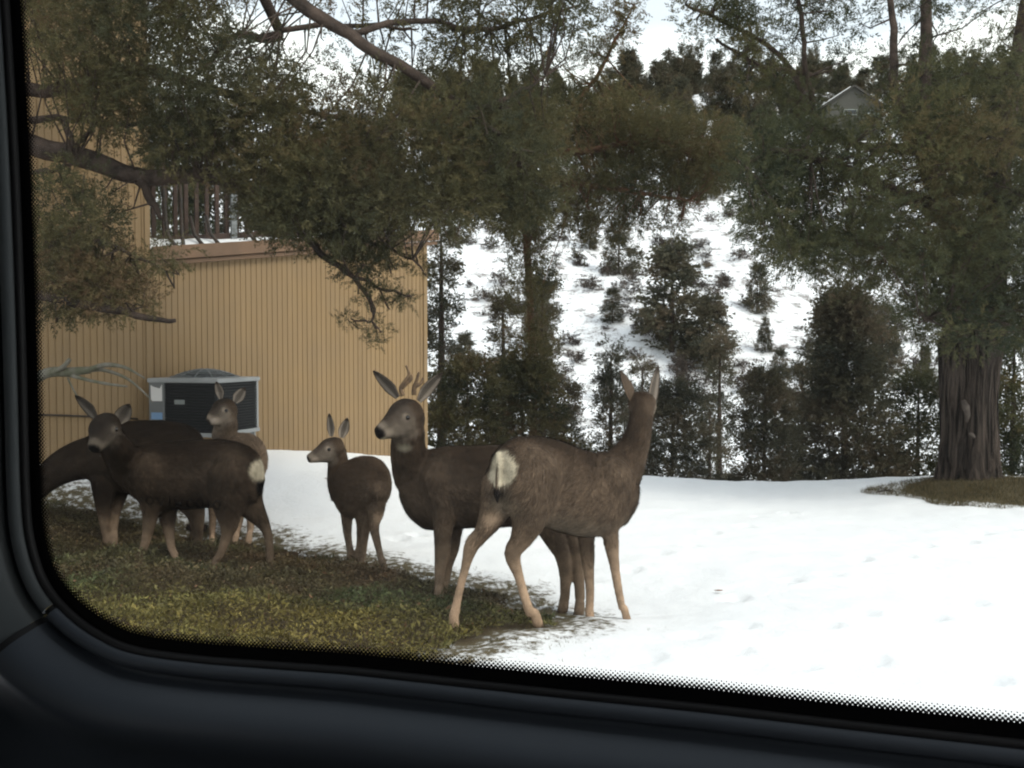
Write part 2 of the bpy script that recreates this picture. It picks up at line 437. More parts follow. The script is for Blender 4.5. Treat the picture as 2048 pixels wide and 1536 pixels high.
def ground(x, y):
    x = np.asarray(x, float); y = np.asarray(y, float)
    yc = np.minimum(y, 12.5); xc = np.clip(x, -8, 13)
    la = np.clip(lawn(xc, np.maximum(yc, -1)), -0.7, 1.2)
    # the hill climbs a little sooner on the right, undulating
    yy = y + 0.05 * np.clip(x, -80, 80) + 4 * vnoise(x / 28, y / 28, 3) * sstep(25, 60, y)
    hill = np.interp(yy, HY, HZ) + 0.8 * vnoise(x / 9, y / 9, 5) * sstep(22, 45, y)
    k = sstep(0.0, 3.2, y - edge_y(x))
    return la * (1 - k) + np.minimum(hill, 99) * k
def on_ground(px, py, y0=2.0, y1=14.0):
    ys = np.linspace(y0, y1, 600)
    d = ray(px, py)
    g = ground(d[0] * ys, ys); z = CAMZ + d[2] * ys
    i = np.argmax(z < g)
    return np.array([d[0] * ys[i], ys[i], g[i]])

# ground-cover bed outline on the ground (from the photo), closed on the near side under the car door
bed_px = [(60, 1000), (200, 1028), (300, 1052), (400, 1082), (500, 1084), (560, 1108), (660, 1124), (780, 1148), (860, 1168), (940, 1183), (1008, 1197),
          (1030, 1226), (1112, 1240), (1085, 1256), (970, 1264), (930, 1292), (850, 1312)]
bed = [on_ground(*q)[:2] for q in bed_px]
bed += [np.array([-0.60, 3.4]), np.array([-1.4, 3.2]), np.array([-3.6, 3.3]), np.array([-5.0, 4.5]), np.array([-4.6, 6.3])]
bed = np.array(bed)
def poly_sd(x, y, poly):
    """signed distance, negative inside"""
    x = np.asarray(x, float); y = np.asarray(y, float)
    d = np.full(x.shape, 1e9); ins = np.zeros(x.shape, bool)
    n = len(poly)
    for i in range(n):
        a = poly[i]; b = poly[(i + 1) % n]; e = b - a
        t = np.clip(((x - a[0]) * e[0] + (y - a[1]) * e[1]) / (e @ e + 1e-12), 0, 1)
        d = np.minimum(d, np.hypot(x - a[0] - t * e[0], y - a[1] - t * e[1]))
        c = ((a[1] > y) != (b[1] > y)) & (x < (b[0] - a[0]) * (y - a[1]) / (b[1] - a[1] + 1e-12) + a[0])
        ins ^= c
    return np.where(ins, -d, d)
mound_c = on_ground(2040, 992)[:2]

def build_ground():
    xs = np.unique(np.r_[np.linspace(-300, -40, 24), np.linspace(-40, -5, 45), np.linspace(-5, 5.5, 200), np.linspace(5.5, 40, 55), np.linspace(40, 300, 24)])
    ys = np.unique(np.r_[np.linspace(-30, 2.5, 20), np.linspace(2.5, 11.5, 190), np.linspace(11.5, 40, 60), np.linspace(40, 140, 90), np.linspace(140, 600, 20)])
    Xg, Yg = np.meshgrid(xs, ys)
    Z = ground(Xg, Yg)
    sd = poly_sd(Xg + 0.06 * vnoise(Xg * 6, Yg * 6, 1), Yg + 0.05 * vnoise(Xg * 5, Yg * 5, 2), bed)
    soil = sstep(0.03, -0.05, sd)
    near = sstep(14, 11, Yg)
    # snow has thickness: it steps up a little away from the bare bed
    Z = Z + near * (0.03 * sstep(-0.02, 0.25, sd) + 0.008 * vnoise(Xg * 4, Yg * 4, 8) + 0.006 * vnoise(Xg * 11, Yg * 11, 9))
    pr = np.random.default_rng(91); prints = []
    for sx, sy, dx, dy, k in ((0.9, 4.6, 0.34, 0.10, 9), (0.2, 5.6, 0.30, 0.42, 9), (-1.0, 6.4, 0.10, 0.40, 6), (0.6, 4.2, 0.36, -0.06, 7), (1.4, 5.6, 0.36, 0.30, 9)):
        for q in range(k):
            prints.append((sx + dx * q + pr.normal(0, 0.04), sy + dy * q + pr.normal(0, 0.04) + (0.09 if q % 2 else -0.09)))
    for hx, hy in prints:
        dd = np.hypot((Xg - hx) / 0.075, (Yg - hy) / 0.085)
        Z = Z - 0.04 * sstep(1.15, 0.45, dd) * near + 0.010 * sstep(0.5, 0.0, np.abs(dd - 1.35)) * near
    dm = np.hypot((Xg - mound_c[0]) / 1.4, (Yg - mound_c[1]) / 0.9)
    Z = Z + 0.10 * sstep(1.0, 0.2, dm)
    bare = np.maximum(0.62 * sstep(1.0, 0.0, sd) * near, 0.9 * sstep(1.05, 0.75, dm))
    bare = np.maximum(bare, 0.25 * near * sstep(2.2, 0.3, sd))
    slope = sstep(30, 45, Yg) * 1.0
    nx = len(xs); ny = len(ys)
    V = np.stack([Xg.ravel(), Yg.ravel(), Z.ravel()], 1)
    i = np.arange(nx - 1)[None, :] + np.arange(ny - 1)[:, None] * nx
    fc = np.stack([i, i + 1, i + nx + 1, i + nx], -1).reshape(-1, 4)
    me = mesh_np('ground', V, fc, True)
    fattr(me, 'soil', soil.ravel()); fattr(me, 'bare', bare.ravel()); fattr(me, 'slope', slope.ravel())
    o = add('ground', me, M['ground'])
    setp(o, 'snow covered lawn falling away to a valley and a snowy hillside', kind='structure')
build_ground()

# ------------------------------------------------------------------ the building
def WP(s, z, out=0.0):
    q = W0 + WD * s + WN * out
    return np.array([q[0], q[1], z])
S_EDGE, S_COR, S_LEFT = 0.423, 3.62, -3.2
def roof_z(s):                       # underside of the low roof edge
    return 2.20 + (s - S_EDGE) * (2.64 - 2.20) / (S_COR - S_EDGE)
bld = empty('building', tuple(WP(0, 0.2)))
setp(bld, 'tan ribbed metal shed with a lower wing and snow on its roof edge', 'building')
RP = 0.0572                           # rib pitch
def siding(s0, s1, zb, zt, out, name='siding_panel'):
    """one sheet of ribbed cladding: broad flats with narrow recessed grooves"""
    n = max(1, round((s1 - s0) / RP)); pitch = (s1 - s0) / n
    prof = [(s0, 0.0)]
    for k in range(n):
        a = s0 + k * pitch
        g0 = a + pitch * 0.74
        prof += [(g0, 0.0), (g0 + pitch * 0.06, -0.007), (a + pitch * 0.93, -0.007), (a + pitch * (0.985 if k < n - 1 else 1.0), 0.0)]
    V = []; f = []
    for s, d in prof:
        V.append(WP(s, zb(s), out + d)); V.append(WP(s, zt(s), out + d))
    for i in range(len(prof) - 1):
        f.append((2 * i, 2 * i + 2, 2 * i + 3, 2 * i + 1))
    return add(name, mesh_np(name, np.array(V), f), M['tan'], bld, True)
zb = lambda s: 0.05
for k in range(4):
    a = S_LEFT + (S_EDGE - S_LEFT) * k / 4; b = S_LEFT + (S_EDGE - S_LEFT) * (k + 1) / 4
    siding(a, b, zb, lambda s: 5.4, 0.03 + 0.002 * (k % 2))
for k in range(4):
    a = S_EDGE + (S_COR - S_EDGE) * k / 4; b = S_EDGE + (S_COR - S_EDGE) * (k + 1) / 4
    siding(a, b, zb, roof_z, 0.002 * (k % 2))
def wall_box(name, s0, s1, o0, o1, z0, z1, m, par):
    c = (WP(s0, z0, o0) + WP(s1, z1, o1)) / 2
    mb = MB().quad_box(c, np.array([*WD, 0]) * (s1 - s0) / 2, np.array([*WN, 0]) * (o1 - o0) / 2, (0, 0, (z1 - z0) / 2))
    return mb.build(name, m, par)
wall_box('core_wall', S_LEFT, S_EDGE - 0.01, -4.0, -0.02, 0.0, 5.38, M['tan'], bld)
wall_box('core_wall', S_EDGE, S_COR - 0.01, -4.0, -0.05, 0.0, 2.15, M['tan'], bld)
wall_box('corner_trim', S_EDGE - 0.035, S_EDGE + 0.012, -0.10, 0.045, 0.05, 5.4, M['tan'], bld)
wall_box('corner_trim', S_COR - 0.02, S_COR + 0.03, -0.06, 0.02, 0.05, 2.63, M['tan'], bld)
def sloped(name, s0, s1, dz0, dz1, o0, o1, m):
    mb = MB(); b = 0
    for o in (o0, o1):
        for s in (s0, s1):
            for dz in (dz0, dz1):
                mb.v.append(WP(s, roof_z(s) + dz, o))
    mb.f = [(0, 2, 3, 1), (4, 5, 7, 6), (0, 1, 5, 4), (2, 6, 7, 3), (0, 4, 6, 2), (1, 3, 7, 5)]
    return mb.build(name, m, bld)
sloped('roof', S_EDGE + 0.015, S_COR + 0.14, 0.03, 0.10, -4.0, 0.045, M['rail_wood'])
bevel(sloped('fascia', S_EDGE + 0.014, S_COR + 0.16, 0.0, 0.125, 0.05, 0.085, M['fascia']), 0.006)
bevel(sloped('fascia', S_EDGE + 0.014, S_COR + 0.15, -0.045, -0.005, 0.025, 0.06, M['fascia']), 0.005)
# snow lying along the roof edge, thick against the tall block and thinning out
def roof_snow():
    ns, no = 60, 9
    V = []; f = []
    for i in range(ns):
        s = S_EDGE + 0.02 + (S_COR - S_EDGE) * i / (ns - 1)
        u = (s - S_EDGE)
        th = 0.05 + 0.09 * math.exp(-u / 0.45) + 0.03 * float(vnoise(np.array(s * 3.0), np.array(0.5), 4))
        th = max(th, 0.012)
        for j in range(no):
            t = j / (no - 1)
            o = 0.06 - t * 2.2
            rise = th * (1 - (1 - min(1, t * 10)) ** 2)
            V.append(WP(s, roof_z(s) + 0.101 + rise + 0.01 * float(vnoise(np.array(s * 5.0), np.array(t * 9), 5)) * min(1, t * 10), o))
    for i in range(ns - 1):
        for j in range(no - 1):
            a = i * no + j
            f.append((a, a + no, a + no + 1, a + 1))
    add('roof_snow', mesh_np('roof_snow', np.array(V), f, True), M['snow_clean'], bld, True)
roof_snow()

# railing on the low roof, with a black hose bent over its foot
rl = empty('roof_railing', tuple(WP(S_EDGE + 0.1, 2.32, -0.25)))
setp(rl, 'dark brown picket railing standing on the snowy low roof', 'railing')
def rz(s, dz): return roof_z(s) + 0.10 + dz
for k in range(15):
    s = S_EDGE + 0.07 + k * 0.105
    MB().quad_box(WP(s, rz(s, 0.50), -0.25), np.array([*WD, 0]) * 0.019, np.array([*WN, 0]) * 0.012, (0, 0, 0.44)).build('picket', M['rail_wood'], rl)
for dz, h in ((0.10, 0.028), (0.93, 0.03)):
    s0, s1 = S_EDGE + 0.03, S_EDGE + 1.85
    mbx = MB()
    for o in (-0.232, -0.205):
        for s in (s0, s1):
            for q in (-h, h): mbx.v.append(WP(s, rz(s, dz) + q, o))
    mbx.f = [(0, 2, 3, 1), (4, 5, 7, 6), (0, 1, 5, 4), (2, 6, 7, 3), (0, 4, 6, 2), (1, 3, 7, 5)]
    mbx.build('rail', M['rail_wood'], rl)
for s in (S_EDGE + 0.95, S_EDGE + 1.8):
    MB().quad_box(WP(s, rz(s, 0.45), -0.19), np.array([*WD, 0]) * 0.03, np.array([*WN, 0]) * 0.014, (0, 0, 0.5)).build('post', M['pipe'], rl)
for k, s in enumerate((S_EDGE + 0.22, S_EDGE + 0.50, S_EDGE + 0.66, S_EDGE + 1.05)):
    if k == 0:
        pts = [WP(s - 0.02, rz(s, 0.75), -0.12), WP(s, rz(s, 0.2), -0.08), WP(s + 0.03, rz(s, 0.05), -0.0), WP(s + 0.075, rz(s, 0.015), 0.04), WP(s + 0.12, rz(s, 0.05), 0.0), WP(s + 0.145, rz(s, 0.2), -0.08), WP(s + 0.15, rz(s, 0.7), -0.12)]
        hose = MB().tube(catmull(pts, 6), 0.019, 8).build('hose', M['iron'], None, True)
        setp(hose, 'black hose hanging in a U over the roof railing foot', 'hose')
    else:
        MB().tube([WP(s + 0.02, rz(s, 0.02), 0.02), WP(s, rz(s, 0.12), -0.1), WP(s - 0.005, rz(s, 0.3), -0.18)], 0.018, 8).build('bracket', M['iron'], rl, True)

# small fittings on the tall wall
cnd = MB().tube([WP(-1.05, 1.155, 0.06), WP(-0.62, 1.155, 0.06)], 0.026, 10).tube([WP(-0.62, 1.155, 0.06), WP(-0.60, 1.155, 0.06)], 0.034, 10).build('conduit', M['pipe'], None, True)
setp(cnd, 'short grey metal conduit on the tan wall at the left window edge', 'pipe')
cab = MB().tube(catmull([WP(-1.1, 0.90, 0.045), WP(-0.6, 0.88, 0.05), WP(-0.3, 0.86, 0.045), WP(0.3, 0.80, 0.045)], 5), 0.009, 6).build('wall_cable', M['iron'], None, True)
setp(cab, 'thin dark cable running low along the tan wall', 'cable')

# ------------------------------------------------------------------ air conditioner on its stand
def build_ac():
    phi = math.radians(74.8); wd = 0.675
    N2 = P(433, 700, 7.9)[:2]
    eR = np.array([math.cos(phi), math.sin(phi)]); eL = np.array([-math.sin(phi), math.cos(phi)])
    z0, z1 = 0.66, 1.165
    c2 = N2 + (eR + eL) * wd / 2
    root = empty('air_conditioner', (c2[0], c2[1], z0))
    setp(root, 'grey outdoor air conditioner with dark louvred sides and domed fan grille', 'air conditioner')
    def Q(r, l, z, out=0.0):
        q = N2 + eR * (r * wd) + eL * (l * wd); return np.array([q[0], q[1], z])
    R3 = np.array([*eR, 0]); L3 = np.array([*eL, 0])
    def bx(name, r0, r1, l0, l1, za, zz, m, bv=0.004):
        c = (Q(r0, l0, za) + Q(r1, l1, zz)) / 2
        o = MB().quad_box(c, R3 * (r1 - r0) * wd / 2, L3 * (l1 - l0) * wd / 2, (0, 0, (zz - za) / 2)).build(name, m, root)
        return bevel(o, bv) if bv else o
    bx('coil', 0.03, 0.97, 0.03, 0.97, z0 + 0.03, z1 - 0.035, M['ac_dark'], 0)
    bx('base_pan', -0.01, 1.01, -0.01, 1.01, z0, z0 + 0.035, M['ac_grey'])
    bx('lid', -0.02, 1.02, -0.02, 1.02, z1 - 0.04, z1, M['ac_grey'], 0.012)
    for r, l in ((0, 0), (0.955, 0), (0.955, 0.955)):
        bx('corner_post', r, r + 0.045, l, l + 0.045, z0 + 0.035, z1 - 0.04, M['ac_grey'] if (r, l) != (0, 0) else M['ac_louvre'])
    bx('service_panel', -0.002, 0.3, 0.77, 1.002, z0 + 0.035, z1 - 0.04, M['ac_panel'])
    # louvres: many thin blades on the two sides that show, joined per side
    for side in ('left', 'right'):
        mb = MB(); n = 17
        for k in range(n):
            z = z0 + 0.05 + (z1 - z0 - 0.11) * k / (n - 1)
            if side == 'left':
                c = Q(0.008, 0.41, z); mb.quad_box(c, L3 * wd * 0.36, R3 * 0.004 + np.array([0, 0, -0.006]), np.array([0, 0, 0.0016]) + R3 * 0.0008)
            else:
                c = Q(0.50, 0.008, z); mb.quad_box(c, R3 * wd * 0.45, L3 * 0.004 + np.array([0, 0, -0.006]), np.array([0, 0, 0.0016]) + L3 * 0.0008)
        o = mb.build('louvres', M['ac_louvre'], root); o['kind'] = 'stuff'
    # labels and badge
    def patch(name, pts, m, out):
        V = [Q(-0.002, l, z) - R3 * out for l, z in pts]
        V2 = [v + R3 * 0.0012 for v in V]
        n = len(V)
        f = [tuple(range(n)), tuple(range(2 * n - 1, n - 1, -1))] + [(i, (i + 1) % n + 0, (i + 1) % n + n, i + n) for i in range(n)]
        return add(name, mesh_np(name, np.array(V + V2), f), m, root, True)
    patch('white_label', [(0.97, z1 - 0.06), (0.965, z1 - 0.20), (0.80, z1 - 0.20), (0.80, z1 - 0.055), (0.835, z1 - 0.09), (0.93, z1 - 0.075)], M['white_label'], 0.003)
    patch('blue_label', [(0.965, z1 - 0.30), (0.965, z1 - 0.36), (0.80, z1 - 0.36), (0.80, z1 - 0.30)], M['blue_label'], 0.003)
    patch('badge', [(0.61, z1 - 0.185), (0.61, z1 - 0.225), (0.46, z1 - 0.225), (0.46, z1 - 0.185)], M['badge'], 0.010)
    # domed fan grille
    cc = np.array([c2[0], c2[1], z1])
    gr = MB()
    for k in range(1, 9):
        r = 0.032 + 0.25 * (k - 1) / 7; h = 0.075 * (1 - (r / 0.30) ** 2)
        pts = [cc + np.array([r * math.cos(a), r * math.sin(a), h]) for a in np.linspace(0, 2 * math.pi, 33)]
        gr.tube(pts, 0.0045, 5, False)
    for k in range(12):
        a = 2 * math.pi * k / 12
        pts = []
        for r in np.linspace(0.03, 0.295, 6):
            pts.append(cc + np.array([r * math.cos(a), r * math.sin(a), 0.075 * (1 - (r / 0.30) ** 2)]))
        gr.tube(pts, 0.0045, 5, False)
    g = gr.build('fan_grille', M['pipe'], root, True)
    hub = MB().tube([cc + np.array([0, 0, -0.01]), cc + np.array([0, 0, 0.05])], 0.06, 14)
    for k in range(3):
        a = 2 * math.pi * k / 3 + 0.4
        d = np.array([math.cos(a), math.sin(a), 0]); t = np.array([-math.sin(a), math.cos(a), 0])
        hub.quad_box(cc + d * 0.14 + np.array([0, 0, 0.012]), d * 0.10, t * 0.05 + np.array([0, 0, 0.012]), np.array([0, 0, 0.002]))
    hub.build('fan', M['ac_dark'], root)
    sh = MB(); ring = [cc + np.array([0.29 * math.cos(a), 0.29 * math.sin(a), 0.002]) for a in np.linspace(0, 2 * math.pi, 41)]
    sh.tube(ring, 0.012, 6, False).build('grille_rim', M['pipe'], root, True)
    sh = MB(); sh.v = [cc + np.array([0.285 * math.cos(a), 0.285 * math.sin(a), 0.002]) for a in np.linspace(0, 2 * math.pi, 40, endpoint=False)]
    sh.f = [tuple(range(40))]
    sh.build('fan_well', M['ac_dark'], root)
    for r, l in ((0.06, 0.06), (0.94, 0.06), (0.06, 0.94), (0.94, 0.94)):
        q = Q(r, l, 0); g0 = float(ground(q[0], q[1])) - 0.05
        MB().box((q[0], q[1], (g0 + z0) / 2), (0.022, 0.022, (z0 - g0) / 2)).build('stand_leg', M['ac_grey'], root)
    # snow lying on the foot of the unit
    q = Q(0.985, -0.02, z0)
    return root
build_ac()

# ------------------------------------------------------------------ vegetation toolkit
def make_templates(K=8, n=15, seed=3, wd=0.095, spread=0.75):
    r = np.random.default_rng(seed); T = []
    for _ in range(K):
        V = []
        bend = r.normal(0, 0.12, 2)
        ax = lambda t: np.array([bend[0] * t * t, bend[1] * t * t, t])
        V += [ax(0) + [0.018, 0, 0], ax(0) - [0.018, 0, 0], ax(1.0)]
        for k in range(n):
            t = 0.12 + 0.85 * k / n
            an = r.uniform(0, 2 * math.pi)
            rad = np.array([math.cos(an), math.sin(an), 0])
            d = rad * spread * r.uniform(0.7, 1.2) + np.array([0, 0, r.uniform(0.5, 1.0)])
            d /= np.linalg.norm(d)
            L = (0.42 - 0.2 * t) * r.uniform(0.7, 1.25)
            s = np.cross(d, r.normal(0, 1, 3)); s /= np.linalg.norm(s)
            p = ax(t)
            V += [p + s * wd * 0.5 + d * 0.25 * L, p - s * wd * 0.5 + d * 0.4 * L, p + d * L]
        T.append(V)
    return np.array(T)                 # K x 3(n+1) x 3
TPL = make_templates()
TPL_MID = make_templates(8, 11, 9, 0.15, 0.8)
TPL_FAR = make_templates(8, 9, 5, 0.22, 0.9)
def place_sprays(pos, dr, sc, tpl, r):
    N = len(pos)
    d = dr / (np.linalg.norm(dr, axis=1, keepdims=True) + 1e-9)
    h = r.normal(0, 1, (N, 3))
    a = np.cross(d, h); a /= np.linalg.norm(a, axis=1, keepdims=True) + 1e-9
    b = np.cross(d, a)
    tid = r.integers(0, len(tpl), N)
    T = tpl[tid]                       # N x m x 3
    V = (T[:, :, 0:1] * a[:, None] + T[:, :, 1:2] * b[:, None] + T[:, :, 2:3] * d[:, None]) * sc[:, None, None] + pos[:, None]
    return V.reshape(-1, 3), T.shape[1]
def crown_mesh(name, cen, rad, nspr, size, tpl, r, tint=None, flat=0.75, up=0.25, droop=0.0, fit=False, out=0.0):
    """cen: clump centres, rad: clump radii, nspr: sprays per clump, size: spray length"""
    C = len(cen); nspr = np.broadcast_to(np.asarray(nspr), (C,)).astype(int)
    idx = np.repeat(np.arange(C), nspr); N = len(idx)
    dr = r.normal(0, 1, (N, 3)); dr /= np.linalg.norm(dr, axis=1, keepdims=True)
    rr = rad[idx] * r.uniform(0.15, 1.0, N) ** 0.6
    off = dr * rr[:, None]; off[:, 2] *= flat
    pos = cen[idx] + off
    d = dr + r.normal(0, 0.45, (N, 3)); d[:, 2] += up - droop
    if out: ra = pos * np.array([1, 1, 0]); d = d + out * ra / (np.linalg.norm(ra, axis=1, keepdims=True) + 0.05)
    sc = size * r.uniform(0.65, 1.35, N) * (np.clip(rad[idx] / (1.35 * size), 0.55, 1.0) if fit else 1.0)
    V, m = place_sprays(pos, d, sc, tpl, r)
    tt = r.uniform(0.1, 0.9, C) if tint is None else tint
    t = np.clip(tt[idx] + r.normal(0, 0.13, N), 0, 1)
    me = mesh_np(name, V, np.arange(len(V)).reshape(-1, 3))
    fattr(me, 'tint', np.repeat(t, m))
    return me
def pip(x, y, poly):
    return poly_sd(np.array(x), np.array(y), np.array(poly, float)) < 0
def scatter_px(poly, n, y0, y1, r, holes=()):
    poly = np.array(poly, float); lo = poly.min(0); hi = poly.max(0); out = []
    while len(out) < n:
        q = r.uniform(lo, hi, (n * 2, 2))
        k = poly_sd(q[:, 0], q[:, 1], poly) < 0
        for hx0, hy0, hx1, hy1 in holes:
            k &= ~((q[:, 0] > hx0) & (q[:, 0] < hx1) & (q[:, 1] > hy0) & (q[:, 1] < hy1))
        for a in q[k]:
            if len(out) < n: out.append(P(a[0], a[1], r.uniform(y0, y1)))
    return np.array(out)
def limb(mb, pts, n=5, k=8, wob=0.02):
    """pts: (px, py, Y, half width in px)"""
    q = [np.r_[P(a, b, c), d * c / F] for a, b, c, d in pts]
    q = catmull(q, n)
    jit = np.array([vnoise(np.arange(len(q)) * 0.7, np.full(len(q), 3.3 + j), j) for j in range(3)]).T * wob
    q[:, :3] += jit
    mb.tube(q[:, :3], np.maximum(q[:, 3], 0.003), k)
    return q
def twigs(mb, cen, paths, r, rad=0.006, maxd=1.6):
    pts = np.concatenate([p[:, :3] for p in paths])
    for c in cen:
        d = np.linalg.norm(pts - c, axis=1); i = int(np.argmin(d))
        if d[i] > maxd or d[i] < 0.05: continue
        a = pts[i]; mid = (a + c) / 2 + r.normal(0, 0.05, 3) + np.array([0, 0, -0.03])
        mb.tube([a, mid, c], [rad * 1.5, rad, rad * 0.5], 5, False)
    return mb

# ------------------------------------------------------------------ near juniper, upper left (trunk stands left of the window)
def left_juniper():
    r = np.random.default_rng(21)
    tb = P(-330, 1060, 6.6); g = float(ground(tb[0], tb[1]))
    root = empty('juniper_tree', (tb[0], tb[1], g))
    setp(root, 'large near juniper whose boughs hang over the tan shed', 'tree')
    tr = MB()
    tr.tube([np.array([tb[0], tb[1], g - 0.2]), np.array([tb[0] + .03, tb[1], g + 0.5]), np.array([tb[0] - .05, tb[1] + .05, 2.2]), np.array([tb[0] + .05, tb[1], 3.6]), np.array([tb[0] + 0.2, tb[1], 5.2]), np.array([tb[0] + .3, tb[1], 6.6])], [0.36, 0.29, 0.25, 0.21, 0.14, 0.05], 14)
    tr.build('trunk', M['bark'], root, True)
    lm = []
    mb = MB()
    lm.append(limb(mb, [(-330, 210, 6.6, 40), (-120, 260, 6.4, 30), (60, 292, 6.3, 21), (180, 318, 6.3, 20), (270, 352, 6.3, 17), (400, 350, 6.35, 14), (500, 385, 6.4, 12), (580, 440, 6.4, 10), (640, 505, 6.35, 7), (700, 550, 6.3, 5), (738, 590, 6.3, 4), (748, 630, 6.3, 2.5)]))
    lm.append(limb(mb, [(-330, 110, 6.6, 34), (-120, 160, 6.8, 22), (60, 182, 6.9, 14), (160, 165, 7.0, 13), (300, 140, 7.1, 11), (470, 190, 7.2, 8), (640, 230, 7.3, 5), (820, 250, 7.4, 3)]))
    lm.append(limb(mb, [(-330, -500, 6.6, 30), (100, -330, 6.3, 24), (430, -140, 6.0, 18), (600, 5, 6.0, 14), (700, 70, 6.05, 12), (790, 125, 6.1, 11), (880, 185, 6.15, 9), (960, 240, 6.2, 6), (1040, 300, 6.25, 3)]))
    lm.append(limb(mb, [(60, 240, 6.9, 8), (150, 238, 6.9, 6), (230, 250, 6.9, 5), (330, 235, 7.0, 3)]))
    lm.append(limb(mb, [(-330, 620, 6.4, 20), (-100, 590, 5.9, 14), (60, 588, 5.7, 10), (160, 606, 5.7, 10), (250, 624, 5.7, 8), (352, 640, 5.7, 4)]))
    lm.append(limb(mb, [(270, 355, 6.3, 9), (300, 395, 6.25, 8), (320, 440, 6.25, 4)]))
    lm.append(limb(mb, [(90, 470, 5.8, 6), (180, 478, 5.8, 5), (240, 500, 5.8, 4), (330, 540, 5.8, 2)]))
    lm.append(limb(mb, [(60, 345, 6.1, 5), (110, 340, 6.1, 4), (150, 325, 6.2, 3)]))
    lm.append(limb(mb, [(130, 245, 6.9, 5), (150, 290, 6.6, 5), (190, 250, 6.6, 3)]))
    lm.append(limb(mb, [(430, -140, 6.0, 12), (560, 60, 6.6, 10), (500, 75, 6.7, 8), (470, 70, 6.8, 6), (380, 160, 7.0, 5)]))
    lm.append(limb(mb, [(700, 70, 6.05, 7), (830, 40, 6.3, 6), (950, 60, 6.5, 5), (1080, 30, 6.7, 4), (1160, 10, 6.8, 2)]))
    lm.append(limb(mb, [(560, 60, 6.3, 6), (700, 50, 6.4, 5), (820, 60, 6.4, 3)]))
    lm.append(limb(mb, [(640, 230, 7.3, 4), (760, 300, 7.2, 4), (880, 360, 7.1, 3)]))
    lm.append(limb(mb, [(880, 185, 6.15, 5), (960, 215, 6.2, 5), (1040, 180, 6.2, 3), (1090, 150, 6.2, 2)]))
    lm.append(limb(mb, [(700, 550, 6.3, 4), (760, 575, 6.3, 3), (820, 595, 6.3, 2)]))
    lm.append(limb(mb, [(738, 590, 6.3, 3), (745, 640, 6.3, 2.5), (700, 640, 6.3, 1.5)]))
    lm.append(limb(mb, [(580, 440, 6.4, 6), (680, 470, 6.4, 5), (780, 500, 6.4, 3), (840, 530, 6.4, 2)]))
    H = ((420, 0, 545, 60), (640, 30, 730, 70), (800, 60, 870, 110), (660, 75, 700, 110))
    reg = []
    def R(poly, n, y0, y1, rad, k, holes=()):
        c = scatter_px(poly, n, y0, y1, r, holes); reg.append((c, np.full(n, rad) * r.uniform(0.7, 1.3, n), np.full(n, k)))
    R([(30, -80), (30, 120), (100, 130), (200, 250), (330, 260), (420, 180), (560, 185), (540, 70), (420, 70), (400, -80)], 128, 5.6, 7.4, 0.20, 42)
    R([(300, 235), (320, 330), (470, 340), (520, 430), (600, 470), (700, 460), (840, 425), (960, 420), (1040, 360), (1060, 210), (960, 150), (880, 190), (760, 140), (690, 210), (560, 170), (420, 170)], 245, 5.7, 7.6, 0.20, 46)
    R([(500, 330), (520, 440), (600, 480), (780, 470), (840, 410), (760, 330)], 46, 5.9, 7.2, 0.18, 44)
    R([(720, -80), (730, 60), (780, 120), (860, 150), (930, 110), (1000, 70), (1150, 50), (1200, -80)], 52, 5.8, 7.2, 0.17, 34, H)
    R([(420, -80), (720, -80), (730, 130), (560, 190), (540, 70), (420, 70)], 20, 6.2, 7.4, 0.15, 26, H)
    R([(860, 150), (1000, 70), (1090, 120), (1080, 220), (980, 230)], 15, 6.0, 7.0, 0.15, 26)
    R([(75, 390), (180, 395), (215, 470), (230, 560), (210, 615), (75, 610)], 38, 5.4, 6.2, 0.16, 42)
    R([(215, 520), (300, 500), (350, 500), (355, 560), (325, 620), (240, 615)], 12, 5.5, 6.0, 0.10, 32)
    R([(90, 330), (200, 340), (220, 400), (90, 400)], 7, 5.8, 6.3, 0.12, 26)
    R([(225, 350), (250, 350), (245, 420), (230, 420)], 2, 6.2, 6.3, 0.06, 16)
    R([(640, 470), (790, 470), (790, 530), (740, 550), (670, 520)], 18, 6.1, 6.5, 0.12, 34)
    R([(715, 550), (765, 545), (765, 590), (730, 600)], 5, 6.2, 6.4, 0.09, 28)
    R([(775, 580), (822, 585), (818, 612), (785, 605)], 4, 6.25, 6.4, 0.07, 26)
    R([(690, 628), (715, 626), (712, 650), (692, 650)], 2, 6.25, 6.35, 0.06, 20)
    R([(735, 640), (768, 640), (765, 685), (742, 672)], 4, 6.25, 6.4, 0.07, 24)
    R([(830, 520), (870, 520), (870, 540), (830, 540)], 3, 6.3, 6.5, 0.06, 20)
    R([(1000, 300), (1060, 220), (1120, 240), (1100, 420), (1000, 430)], 44, 6.2, 7.6, 0.17, 40)
    cen = np.concatenate([a[0] for a in reg]); rad = np.concatenate([a[1] for a in reg]); k = np.concatenate([a[2] for a in reg])
    # boughs above and to the left of the frame complete the crown
    ex = np.stack([r.uniform(tb[0] - 2.0, tb[0] + 3.5, 170), r.uniform(4.8, 8.4, 170), r.uniform(3.9, 6.8, 170)], 1)
    ex = ex[(np.hypot((ex[:, 0] - tb[0]) / 3.4, (ex[:, 1] - tb[1]) / 2.2) < 1.1 - 0.12 * (ex[:, 2] - 3.9))]
    cen = np.concatenate([cen, ex]); rad = np.r_[rad, np.full(len(ex), 0.30)]; k = np.r_[k, np.full(len(ex), 20)]
    lo = 0.54 + 0.42 * vnoise(cen[:, 0] * 1.6, cen[:, 2] * 1.8 + cen[:, 1], 11)
    tint = np.clip(lo + r.normal(0, 0.10, len(cen)), 0.02, 0.98)
    twigs(mb, cen[: len(cen) - len(ex)], lm, r, 0.005)
